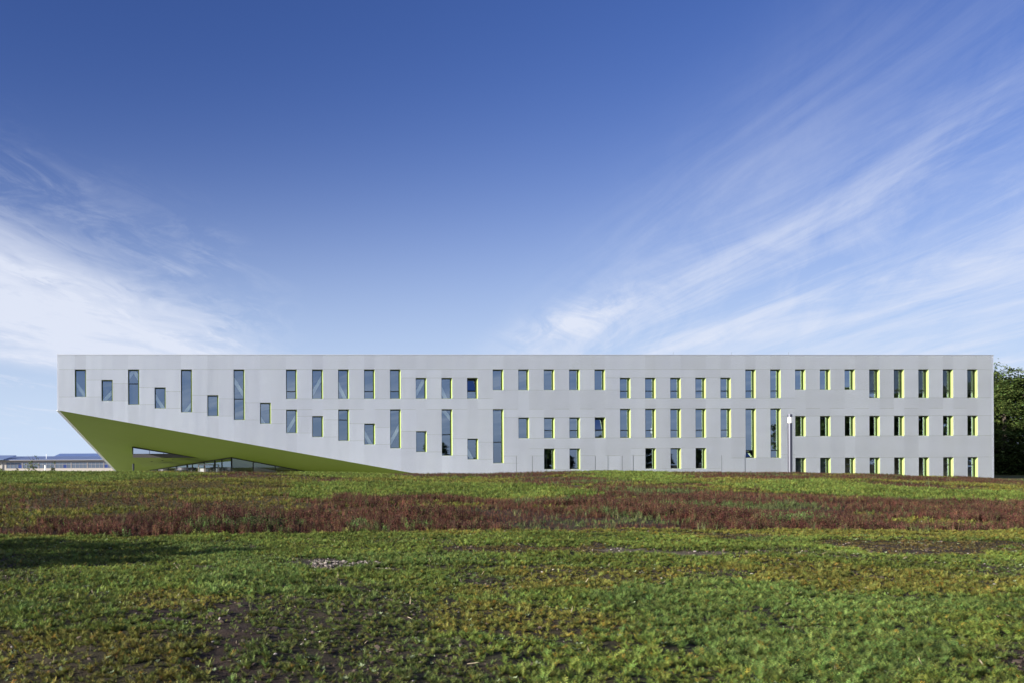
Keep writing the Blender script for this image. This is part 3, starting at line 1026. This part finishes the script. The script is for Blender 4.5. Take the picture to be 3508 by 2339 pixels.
# inside: floors, partition, back wall, braces of the truss behind the glass
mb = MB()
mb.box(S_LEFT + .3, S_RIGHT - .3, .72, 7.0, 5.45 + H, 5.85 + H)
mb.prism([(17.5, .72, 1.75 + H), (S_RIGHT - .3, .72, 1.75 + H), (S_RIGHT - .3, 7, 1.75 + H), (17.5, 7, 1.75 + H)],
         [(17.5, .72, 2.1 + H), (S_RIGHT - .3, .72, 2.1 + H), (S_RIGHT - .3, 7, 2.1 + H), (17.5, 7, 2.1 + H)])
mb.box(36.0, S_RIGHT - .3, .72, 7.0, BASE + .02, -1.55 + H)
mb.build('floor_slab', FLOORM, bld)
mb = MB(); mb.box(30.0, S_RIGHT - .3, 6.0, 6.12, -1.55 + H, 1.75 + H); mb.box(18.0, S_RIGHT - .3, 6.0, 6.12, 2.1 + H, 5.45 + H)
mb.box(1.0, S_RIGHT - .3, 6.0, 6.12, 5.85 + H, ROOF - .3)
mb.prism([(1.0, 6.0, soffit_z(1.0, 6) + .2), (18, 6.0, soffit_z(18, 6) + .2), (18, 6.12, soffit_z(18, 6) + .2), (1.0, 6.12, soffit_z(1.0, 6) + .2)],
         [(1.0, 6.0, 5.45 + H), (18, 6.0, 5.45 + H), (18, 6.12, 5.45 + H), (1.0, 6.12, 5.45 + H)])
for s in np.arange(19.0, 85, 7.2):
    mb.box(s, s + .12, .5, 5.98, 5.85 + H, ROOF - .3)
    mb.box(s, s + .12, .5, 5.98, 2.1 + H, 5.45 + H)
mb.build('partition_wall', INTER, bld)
BR = [(1, -.25, 8.05, 1.0, 6.2), (2, -.1, 5.7, 1.1, 7.0), (3, -.1, 7.95, .5, 8.75), (3, .5, 8.75, 1.2, 7.6), (4, -.25, 6.85, .9, 5.1),
      (5, .2, 4.7, 1.3, 6.1), (7, -.1, 8.15, 1.2, 6.1), (8, -.35, 4.9, .5, 3.7), (9, -.15, 2.7, 1.2, 4.9), (10, -.1, 6.3, 1.2, 8.5),
      (11, -.15, 7.95, .8, 5.95), (12, -.2, 3.5, .8, 1.75), (13, -.1, 1.7, 1.2, 4.0), (14, -.2, 5.95, 1.05, 8.2), (15, -.2, 7.7, .6, 5.95),
      (15, .1, 5.3, 1.0, 4.2), (16, -.25, 2.0, .65, .35)]
for k, x0, h0, x1, h1 in BR:
    s0 = (k - 1) * 2.4
    mb = MB(); mb.bar((s0 + x0, .50, h0 + H), (s0 + x1, .50, h1 + H), .29, .12, up=Vector((0, 1, 0)))
    mb.build('diagonal_brace', WHITE, bld)

# roof, far sides
mb = MB()
mb.poly([(S_LEFT, .35, ROOF - .02), (S_RIGHT, .35, ROOF - .02), (S_RIGHT, 48, ROOF - .02), (1.2, 48, ROOF - .02)])
mb.build('roof', ROOFM, bld)
mb = MB()
mb.box(S_RIGHT - .14, S_RIGHT, .06, 48, BASE, ROOF)
mb.box(20.0, S_RIGHT - .14, 47.8, 48, BASE, ROOF)
mb.build('end_wall', ALU, bld)
# left side of the building, cut off along the sloping underside
cl = (C_ - A); k_end = (BASE - A.z) / cl.z
LE = A + cl * k_end
mb = MB()
nrm = Vector((cl.x, cl.y, 0)).normalized(); inw = Vector((nrm.y, -nrm.x, 0)) * .16
P = [A + Vector((0, .02, 0)), LE, Vector((LE.x, LE.y, ROOF)), Vector((A.x, A.y + .02, ROOF))]
mb.prism([tuple(p) for p in P], [tuple(p + inw) for p in P])
mb.build('side_wall', ALU, bld)
mb = MB(); mb.bar(A + Vector((-.02, .10, -.02)), LE + Vector((-.02, 0, -.02)), .12, .09)
mb.build('edge_trim', ALU, bld)
# the sloping underside
s_end = A.x + (A.z - BASE) / (A.z - B.z) * (B.x - A.x)
mb = MB()
lo = [(A.x + .16, .07, soffit_z(A.x + .16, .07)), (s_end, .07, soffit_z(s_end, .07)), (s_end, .4, soffit_z(s_end, .4)), (LE.x + .16, LE.y, BASE)]
mb.prism([(p[0], p[1], p[2] + .01) for p in lo], [(p[0], p[1], p[2] + .25) for p in lo])
mb.build('soffit', GREENR, bld)

# terrace box hanging out of the underside
P1 = Vector((4.55, 15.70, .92 + H)); P2 = Vector((11.70, 15.70, .90 + H)); P3 = Vector((5.28, 33.2, -.06 + H)); PT = Vector((4.55, 15.70, soffit_z(4.55, 15.7) - .02))
HM = 1.36 + H                                      # top of the parapet
xm = 4.55 + (PT.z - HM) / (PT.z - P2.z) * (P2.x - P1.x)
mb = MB()
mb.prism([tuple(P1), tuple(P2), (xm, 15.7, HM), (4.55, 15.7, HM)], [tuple(P1 + Vector((0, .12, 0))), tuple(P2 + Vector((0, .12, 0))), (xm, 15.82, HM), (4.55, 15.82, HM)])
mb.build('parapet_panel', material('anthracite parapet', (.085, .080, .088), .6), bld)
mb = MB()
mb.poly([(4.62, 15.74, HM + .02), (xm - .1, 15.74, HM + .02), (4.62, 15.74, PT.z - .12)])
gl = mb.build('terrace_glass', GLASS_T, bld)
mb = MB()
mb.box(4.50, 4.62, 15.66, 15.84, HM, PT.z)
mb.bar((4.5, 15.72, PT.z - .06), (P2.x, 15.72, P2.z + .02), .11, .12)
for sx in (6.35, 7.9):
    zt = PT.z - (sx - 4.55) / (P2.x - 4.55) * (PT.z - P2.z)
    mb.box(sx, sx + .05, 15.68, 15.78, HM + .004, zt - .05)
mb.build('terrace_frame', FRAME, bld)
mb = MB()
dn = Vector((0, 0, -.004))
mb.prism([tuple(P1 + dn), tuple(P2 + dn), tuple(P3 + dn)], [tuple(P1 + Vector((0, 0, .05))), tuple(P2 + Vector((0, 0, .02))), tuple(P3 + Vector((0, 0, .03)))])
mb.prism([(4.55, 15.84, P1.z + .06), (4.60, 15.84, P1.z + .06), (5.33, 33.2, P3.z + .04), (5.28, 33.2, P3.z + .04)],
         [(4.55, 15.84, PT.z - .02), (4.60, 15.84, PT.z - .02), (5.33, 33.2, P3.z + .05), (5.28, 33.2, P3.z + .05)])
mb.build('terrace_underside', GREENR, bld)
for sx, sy in ((6.5, 21.5), (7.75, 19.9), (8.95, 18.4)):
    pz = P1.z - (sy - 15.7) * (P1.z - P3.z) / 17.5
    mb = MB(); mb.lathe([(.13, -.05), (.13, .02)], 12, (sx, sy, pz))
    mb.build('downlight', DARKM, bld)

# glazed entrance hall under the cantilever
G0 = Vector((14.93, 10.62, 0)); GR = Vector((31.0, 11.9, 0)); GL = Vector((6.0, 36.2, 0))


def glazed_wall(P, Q, cuts, thick):
    d = Q - P
    ts = [0] + cuts + [1]
    for a, b in zip(ts[:-1], ts[1:]):
        p = P + d * a; q = P + d * b
        za = soffit_z(p.x, p.y) - .06; zb = soffit_z(q.x, q.y) - .06
        if max(za, zb) < BASE + .1: break
        mb = MB(); mb.quad((p.x, p.y, BASE), (q.x, q.y, BASE), (q.x, q.y, max(zb, BASE + .01)), (p.x, p.y, max(za, BASE + .01)))
        mb.build('glass_pane', GLASS_E, bld)
    for i, a in enumerate(ts[:-1]):
        p = P + d * a; w_ = .17 if i in thick else .085
        if soffit_z(p.x, p.y) < BASE + .2: continue
        mb = MB(); mb.box(p.x - w_ / 2, p.x + w_ / 2, p.y - .11, p.y - .01, BASE, soffit_z(p.x, p.y) + .02)
        mb.build('mullion', FRAME, bld)
    mb = MB()
    a = Vector((P.x, P.y - .05, soffit_z(P.x, P.y) - .03)); q = P + d
    mb.bar(a, Vector((q.x, q.y - .05, soffit_z(q.x, q.y) - .03)), .12, .09)
    mb.build('head_rail', FRAME, bld)


dr = GR - G0; dl = GL - G0
glazed_wall(G0, GR, [(x - G0.x) / dr.x for x in (17.2, 19.5, 21.75, 24.0)], ())
glazed_wall(G0, GL, [(y - G0.y) / dl.y for y in (13.1, 14.95, 17.9, 21.4, 23.0, 26.5, 29.2, 31.0, 33.3)], (0, 2, 5))
# hall behind the glass
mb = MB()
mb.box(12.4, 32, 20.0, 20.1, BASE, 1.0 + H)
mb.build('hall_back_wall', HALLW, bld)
mb = MB(); mb.box(17.6, 20.2, 15.0, 15.15, BASE + .4, .25 + H)
mb.build('pale_wall_panel', WHITE, bld)
mb = MB(); mb.box(20.6, 22.2, 14.2, 14.5, BASE, -.15 + H)
mb.build('blue_wall_panel', material('dark blue board', (.03, .06, .14), .6), bld)
mb = MB(); mb.box(13.0, 24.0, 13.2, 13.3, BASE, -1.05 + H)
for s in (17.5, 19.2, 20.9): mb.box(s, s + .06, 13.0, 13.1, BASE, -1.0 + H)
mb.build('hall_counter', DARKM, bld)
mb = MB(); mb.box(4.0, 34.0, 9.0, 40.0, BASE - .3, BASE + .0)
mb.build('hall_floor', FLOORM, bld)


DRUM = material('grey metal drum', (.07, .07, .085), .35, .4)


def revolving_door(cx, cy, r, ztop):
    mb = MB(); mb.lathe([(r + .04, ztop - .32), (r + .07, ztop - .3), (r + .07, ztop - .02), (r, ztop)], 28, (cx, cy, 0))
    d = mb.build('revolving_door', DRUM, bld)
    mb = MB()
    for i in range(8):
        a = 2 * math.pi * i / 8 + .2
        mb.box(cx + r * math.cos(a) - .04, cx + r * math.cos(a) + .04, cy + r * math.sin(a) - .04, cy + r * math.sin(a) + .04, BASE, ztop - .32)
    mb.build('door_post', STEEL, d)
    mb = MB()
    n = 20
    for i in range(n):
        a = math.pi + math.pi * i / n * 1.0; b = math.pi + math.pi * (i + 1) / n
        if 8 <= i <= 12: continue
        mb.quad((cx + r * math.cos(a), cy + r * math.sin(a), BASE), (cx + r * math.cos(b), cy + r * math.sin(b), BASE),
                (cx + r * math.cos(b), cy + r * math.sin(b), ztop - .32), (cx + r * math.cos(a), cy + r * math.sin(a), ztop - .32))
    mb.build('curved_glass', GLASS_E, d)
    mb = MB()
    for a in (.5, 2.07, 3.64, 5.2):
        mb.bar((cx, cy, BASE + 1.0), (cx + r * .9 * math.cos(a), cy + r * .9 * math.sin(a), BASE + 1.0), .05, 2.0)
    mb.build('door_leaf', FRAME, d)
    return d


revolving_door(10.35, 17.5, 1.08, -.12 + H)
revolving_door(8.2, 23.5, .9, -.32 + H)
# hinged doors beside the drum
mb = MB()
for x in (11.66, 12.38, 13.02): mb.box(x, x + .08, 16.2, 16.3, BASE, .10 + H)
mb.box(11.66, 13.10, 16.19, 16.29, .10 + H, .20 + H)
dd = mb.build('side_door', material('pale door frame', (.45, .40, .38), .5), bld)
mb = MB(); mb.box(11.76, 12.30, 16.24, 16.26, BASE, -.25 + H)
mb.build('white_door_panel', WHITE, dd)

fc = MB(); fc.box(-24, 30, 72.5, 132, -1.2, -.80)  # unseen pale slab, added to throw light up onto the green soffit
fo = fc.build('bounce_paving', material('pale bounce paving', (.46, .45, .42), .85, vary=.12, scale=.8))
tag(fo, 'unseen pale paving added behind the crest to bounce light onto the soffit', kind='structure')

# ------------------------------------------------------------------ light column in front of the building
def lathe_obj(name, prof, mat, parent, n=48, smooth_=False):
    mb = MB(); mb.lathe(prof, n)
    return mb.build(name, mat, parent, smooth_)


lp = empty('lamp_post', (48.05, 72.0, float(ground_z(48.05, 72.0)) - .1))
tag(lp, 'thick cylindrical steel lamp post with white band near its top', 'lamp post')
zb = lp.location.z
lathe_obj('pole', [(.168, 0), (.168, 4.985 - zb)], STEEL, lp)
lathe_obj('diffuser', [(.160, 4.985 - zb), (.160, 5.49 - zb)], DIFF, lp)
lathe_obj('cap', [(.172, 5.49 - zb), (.172, 5.70 - zb), (.165, 5.73 - zb)], STEEL, lp)
mb = MB(); mb.lathe([(.173, 4.96 - zb), (.173, 5.0 - zb)], 28); mb.build('collar', DARKM, lp)

gp = empty('light_bollard', (-6.58, 79.6, float(ground_z(-6.58, 79.6)) - .1))
tag(gp, 'slim dark grey light pole standing under the green cantilever', 'light pole')
zb = gp.location.z
lathe_obj('pole', [(.085, 0), (.085, 1.55 - zb)], DARKM, gp, 12)
lathe_obj('lamp_head', [(.095, 1.55 - zb), (.095, 1.93 - zb), (.05, 1.97 - zb)], DARKM, gp, 12)

bp = empty('light_bollard.001', (-18.35, 100.0, float(ground_z(-18.35, 100)) - .1))
tag(bp, 'short light pole with white head and dark foot before the cream building', 'light pole')
zb = bp.location.z
lathe_obj('pole', [(.07, 0), (.07, 1.30 - zb)], DARKM, bp, 12)
lathe_obj('lamp_head', [(.09, 1.30 - zb), (.09, 1.85 - zb), (.09, 1.9 - zb)], WHITE, bp, 12)

# ------------------------------------------------------------------ cream building far left
CREAM = material('cream render', (.68, .62, .55), .85, vary=.05, scale=.4)
ROOFB = material('blue grey roof sheet', (.27, .35, .54), .35, .3, vary=.1)
SOLAR = material('solar cell glass', (.24, .33, .56), .15, .2, spec=.8)
PALEF = material('pale window frame', (.48, .46, .48), .6)
GLASS_F = material('distant window glass', (.17, .22, .30), .12, .1, spec=.9)
GLASS_B = material('blue open pane', (.05, .09, .30), .2, spec=.8)  # glass of the opened windows in the band
fb = empty('cream_building', (-70, 190, -.85))
tag(fb, 'low cream building with blue metal roof and long window band beyond the left corner', 'building')
Z = lambda z: z + .85
# local x = world x + 70
def fx(px): return (px - 705) / 3000 * 190 + 70
mb = MB(); L0, L1 = 0.0, 75.0
w0 = fx(22); pitch = 3.53; gw = 3.38
mb.box(L0, L1, .3, 20, 0, Z(3.2)); mb.box(L0, L1, 0, .298, 0, Z(1.38)); mb.box(L0, L1, 0, .298, Z(2.72), Z(3.2)); mb.box(L0, w0 - .05, 0, .298, Z(1.38), Z(2.72))
for g in range(13):
    mb.box(w0 + g * pitch + gw, w0 + (g + 1) * pitch, .03, .298, Z(1.38), Z(2.72)) if g < 12 else mb.box(w0 + g * pitch + gw, L1, 0, .298, Z(1.38), Z(2.72))
mb.build('wall', CREAM, fb)
for g in range(13):
    x0 = w0 + g * pitch; mb = MB(); e = .055
    for i in range(5):
        xx = x0 + i * (gw - e) / 4; mb.box(xx, xx + e, -.02, .06, Z(1.40), Z(2.70))
    for zz in (1.40, 2.20, 2.65):
        for i in range(4):
            xx = x0 + i * (gw - e) / 4 + e; mb.box(xx, xx + (gw - e) / 4 - e, -.018, .06, Z(zz), Z(zz) + .05)
    wn = mb.build('window', PALEF, fb)
    for i in range(4):
        xx = x0 + i * (gw - e) / 4 + e; x2 = xx + (gw - e) / 4 - e
        for j, (a, b) in enumerate(((1.45, 2.20), (2.25, 2.65))):
            m2 = MB(); m2.box(xx, x2, .02, .04, Z(a), Z(b))
            blue = j == 0 and ((g in (0, 3) and i in (3, 2) and i == (3 if g == 0 else 2)) or (g == 6 and i == 0))
            m2.build('pane', GLASS_B if blue else GLASS_F, wn)
mb = MB()
mb.prism([(L0, -.5, Z(3.16)), (L1, -.5, Z(3.16)), (L1, 7, Z(3.98)), (L0, 7, Z(3.98))], [(L0, -.5, Z(3.30)), (L1, -.5, Z(3.30)), (L1, 7, Z(4.10)), (L0, 7, Z(4.10))])
for i in range(130):
    x = L0 + i * .57
    mb.prism([(x, -.5, Z(3.302)), (x + .07, -.5, Z(3.302)), (x + .07, 6.9, Z(4.094)), (x, 6.9, Z(4.094))],
             [(x, -.5, Z(3.35)), (x + .07, -.5, Z(3.35)), (x + .07, 6.9, Z(4.14)), (x, 6.9, Z(4.14))])
mb.build('roof', ROOFB, fb)
mb = MB(); mb.box(L0, L1, -.62, -.52, Z(3.12), Z(3.24)); mb.build('gutter', PALEF, fb)
mb = MB(); mb.box(fx(6), fx(6) + .18, -.14, -.02, 0, Z(3.1)); mb.build('downpipe', PALEF, fb)
mb = MB(); mb.prism([(fx(0) - 12, -1.2, Z(3.24)), (fx(16), -1.2, Z(3.24)), (fx(44), 3.5, Z(4.10)), (fx(40) - 12, 3.5, Z(4.10))],
                    [(fx(0) - 12, -1.2, Z(3.42)), (fx(16), -1.2, Z(3.42)), (fx(44), 3.5, Z(4.32)), (fx(40) - 12, 3.5, Z(4.32))])
mb.build('porch_roof', ROOFB, fb)
sx = fx(163)
for i in range(26):
    a = sx + i * .83
    mb = MB(); q0, q1 = (Z(3.98), Z(4.68))
    mb.prism([(a, 7.2, q0), (a + .80, 7.2, q0), (a + .80 + 1.0, 10.2, q1), (a + 1.0, 10.2, q1)], [(a, 7.2, q0 + .06), (a + .80, 7.2, q0 + .06), (a + 1.80, 10.2, q1 + .06), (a + 1.0, 10.2, q1 + .06)])
    mb.build('solar_panel', SOLAR, fb)
mb = MB(); mb.box(sx + .3, sx + 22, 7.4, 10.0, Z(3.0), Z(3.90)); mb.build('panel_base', DARKM, fb)
mb = MB(); mb.lathe([(.08, 3.4 + .85), (.08, 4.55 + .85)], 8, (fx(155), 1.5, 0)); mb.build('flue', WHITE, fb)

# ------------------------------------------------------------------ trees
def foliage_material(name, col, vary=.35):
    m = bpy.data.materials.new(name); m.use_nodes = True
    w = NT(m.node_tree); b = w.n['Principled BSDF']; b.inputs['Roughness'].default_value = .6
    b.inputs['Specular IOR Level'].default_value = .2
    at = w.new('ShaderNodeAttribute'); at.attribute_name = 'shade'
    c = w.mix(1.0, tuple(col) + (1,), at.outputs['Color'], 'MULTIPLY')
    w.l.new(c, b.inputs['Base Color'])
    tr = w.new('ShaderNodeBsdfTranslucent'); w.l.new(c, tr.inputs['Color'])
    mx = w.new('ShaderNodeMixShader'); mx.inputs[0].default_value = .22
    w.l.new(b.outputs[0], mx.inputs[1]); w.l.new(tr.outputs[0], mx.inputs[2])
    w.l.new(mx.outputs[0], w.n['Material Output'].inputs[0])
    return m


FOL = foliage_material('dark tree leaves', (.075, .115, .030))
FOL2 = foliage_material('young tree leaves', (.11, .15, .05))
BARK = material('bark', (.085, .070, .055), .9, vary=.3, scale=6, stretch=(1, 1, .3))


def crown_mesh(name, seed, rx, rz, zc, clumps, per, size, mat, flat=.35, shell=.55):
    """leaf sized faces gathered into layered sprays through the volume of the crown"""
    g = np.random.default_rng(seed)
    d = g.normal(0, 1, (clumps, 3)); d /= np.linalg.norm(d, axis=1)[:, None]
    r = shell + (1 - shell) * g.uniform(0, 1, clumps) ** .7
    bump = 1 + .16 * np.sin(d[:, 0] * 5 + seed) * np.cos(d[:, 1] * 4 + seed * 2) + g.normal(0, .06, clumps)
    c = d * (r * bump)[:, None] * np.array([rx, rx, rz]) + np.array([0, 0, zc])
    cs = g.uniform(.55, 1.2, clumps) * rx * .20
    tone = g.uniform(.65, 1.4, clumps)
    n = clumps * per
    ci = np.repeat(np.arange(clumps), per)
    o = g.normal(0, .5, (n, 3)) * cs[ci][:, None] * np.array([1, 1, flat])
    droop = -(o[:, 0] ** 2 + o[:, 1] ** 2) / (cs[ci] * 3)
    p = c[ci] + o; p[:, 2] += droop
    nn = g.normal(0, 1, (n, 3)) * np.array([.55, .55, .35]) + np.array([0, 0, 1]); nn /= np.linalg.norm(nn, axis=1)[:, None]
    t = np.cross(nn, g.normal(0, 1, (n, 3))); t /= np.linalg.norm(t, axis=1)[:, None]
    b = np.cross(nn, t)
    s = (size * g.uniform(.6, 1.3, n))[:, None]
    v = np.stack([p - t * s, p - b * s * .55, p + t * s, p + b * s * .55], 1).reshape(-1, 3)
    f = np.arange(n * 4).reshape(-1, 4)
    me = mesh_np(name, v, f, mat)
    ca = me.color_attributes.new('shade', 'FLOAT_COLOR', 'CORNER')
    sh = (tone[ci] * g.uniform(.75, 1.25, n))[:, None, None]
    a = np.ones((n, 4, 4), np.float32); a[:, :, :3] = sh * np.array([1.0, 1.0, 1.0]); a[:, :, 0] *= g.uniform(.85, 1.25, n)[:, None]
    ca.data.foreach_set('color', a.ravel())
    return me


def trunk_mesh(seed, h, r, crown_r, zc):
    g = random.Random(seed); mb = MB()
    pts = [(0, 0, -.2), (g.uniform(-.1, .1), g.uniform(-.1, .1), h * .3), (g.uniform(-.2, .2), g.uniform(-.2, .2), h * .6), (0, 0, h * .92)]
    mb.tube(pts, [r * 1.3, r, r * .6, r * .12], 8)
    for i in range(9):
        a = g.uniform(0, 6.28); z = h * g.uniform(.25, .75); L = crown_r * g.uniform(.5, .85)
        e = Vector((math.cos(a) * L, math.sin(a) * L, z + L * g.uniform(.25, .8)))
        m_ = Vector((math.cos(a) * L * .5, math.sin(a) * L * .5, z + L * .2))
        mb.tube([(0, 0, z), m_, e], [r * .4, r * .25, r * .05], 6)
    return mb.mesh('trunk', [BARK])


def tree(name, loc, crown, trunk, label, cat='tree', group=None, scale=1.0, rz=0.0):
    t = empty(name, (loc[0], loc[1], float(ground_z(loc[0], loc[1], False)) - .05 if len(loc) < 3 else loc[2]), rz)
    t.scale = (scale,) * 3 if not isinstance(scale, tuple) else scale
    tag(t, label, cat, group)
    link_mesh('crown', crown, None, t)
    if trunk: link_mesh('trunk', trunk, None, t)
    return t


big = crown_mesh('crown', 3, 6.6, 6.9, 6.9, 900, 80, .16, FOL, .30, .70)
tree('beech_tree', (98.6, 108.0, -.2), big, trunk_mesh(3, 12, .35, 6, 7), 'tall dark green tree rising right behind the building end', scale=(.95, .95, .95))
big2 = crown_mesh('crown', 8, 6.2, 6.0, 5.8, 800, 80, .16, FOL, .30, .70)
tree('beech_tree', (105.8, 111.0, -.2), big2, trunk_mesh(8, 10, .3, 6, 6), 'broader lower dark green tree at the right edge of the picture', scale=(1.0, 1.0, 1.0))
tree('beech_tree', (103.5, 121.0, -.2), big2, trunk_mesh(9, 10, .3, 6, 6), 'dark green tree filling the gap behind the two front trees', scale=(.9, .9, .92), rz=2.0)
# trees behind the photographer, seen only as reflections in the windows
REF = crown_mesh('crown', 14, 4.6, 5.0, 5.6, 240, 50, .30, FOL, .4, .4)
REFT = trunk_mesh(14, 9, .3, 4, 5)
rt = random.Random(3)
spots = []
for i in range(8): spots.append((156 + i * 9.5 + rt.uniform(-2, 2), -30 + rt.uniform(-8, 8) + i * 4, rt.uniform(1.75, 2.1)))
for i in range(5): spots.append((172 + i * 8 + rt.uniform(-2, 2), -55 + rt.uniform(-5, 5), rt.uniform(1.1, 1.4)))
for x, y, s in ((72, -60, .75), (84, -62, .38), (100, -60, .68), (107, -60, .45), (119, -60, .88), (127, -60, .64), (134, -60, .48), (142, -60, .62), (150, -60, .46), (158, -62, .5)):
    spots.append((x, y, s))
for i, (x, y, s) in enumerate(spots):
    tree('park_tree', (x, y), REF, REFT, 'dark tree behind the camera mirrored in the windows', group='trees mirrored in the windows', scale=s, rz=rt.uniform(0, 6))
# bushes out of frame on the left whose shadow falls into the field
BUSH = crown_mesh('crown', 21, 1.9, 2.1, 2.1, 170, 60, .12, FOL, .6, .3)
for (x, y, s) in ((-13.6, 12.6, 1.0), (-16.0, 14.4, 1.05)):
    tree('bush', (x, y), BUSH, None, 'dense dark bush beyond the left edge of the field', 'bush', 'bushes left of the field', s, rt.uniform(0, 6))


def young_tree(x, y, top, width, seed, label):
    g = float(ground_z(x, y, False)); h = top - g
    cr = crown_mesh('crown', seed, width, h * .36, h * .62, 46, 12, .085, FOL2, .8, .2)
    r = random.Random(seed); mb = MB()
    mb.tube([(0, 0, -.1), (.03, 0, h * .5), (-.02, 0, h)], [.035, .025, .006], 6)
    for i in range(16):
        a = r.uniform(0, 6.28); z = h * r.uniform(.25, .85); L = width * r.uniform(.5, 1.0)
        mb.tube([(0, 0, z), (math.cos(a) * L * .5, math.sin(a) * L * .5, z + L * .5), (math.cos(a) * L * .8, math.sin(a) * L * .8, z + L * 1.1)], [.015, .010, .003], 5)
    t = empty('sapling', (x, y, g)); tag(t, label, 'young tree', 'saplings before the cream building')
    link_mesh('crown', cr, None, t); link_mesh('trunk', mb.mesh('trunk', [BARK]), None, t)


young_tree(-17.8, 90, 2.95, .72, 31, 'tallest thin sapling before the cream building')
young_tree(-15.9, 91, 2.35, .42, 32, 'small thin sapling just right of the white topped light pole')
young_tree(-19.4, 90, 1.75, .22, 33, 'tiny thin sapling left of the tallest one')
young_tree(-21.6, 92, 2.0, .35, 34, 'thin sapling at the left edge of the picture')
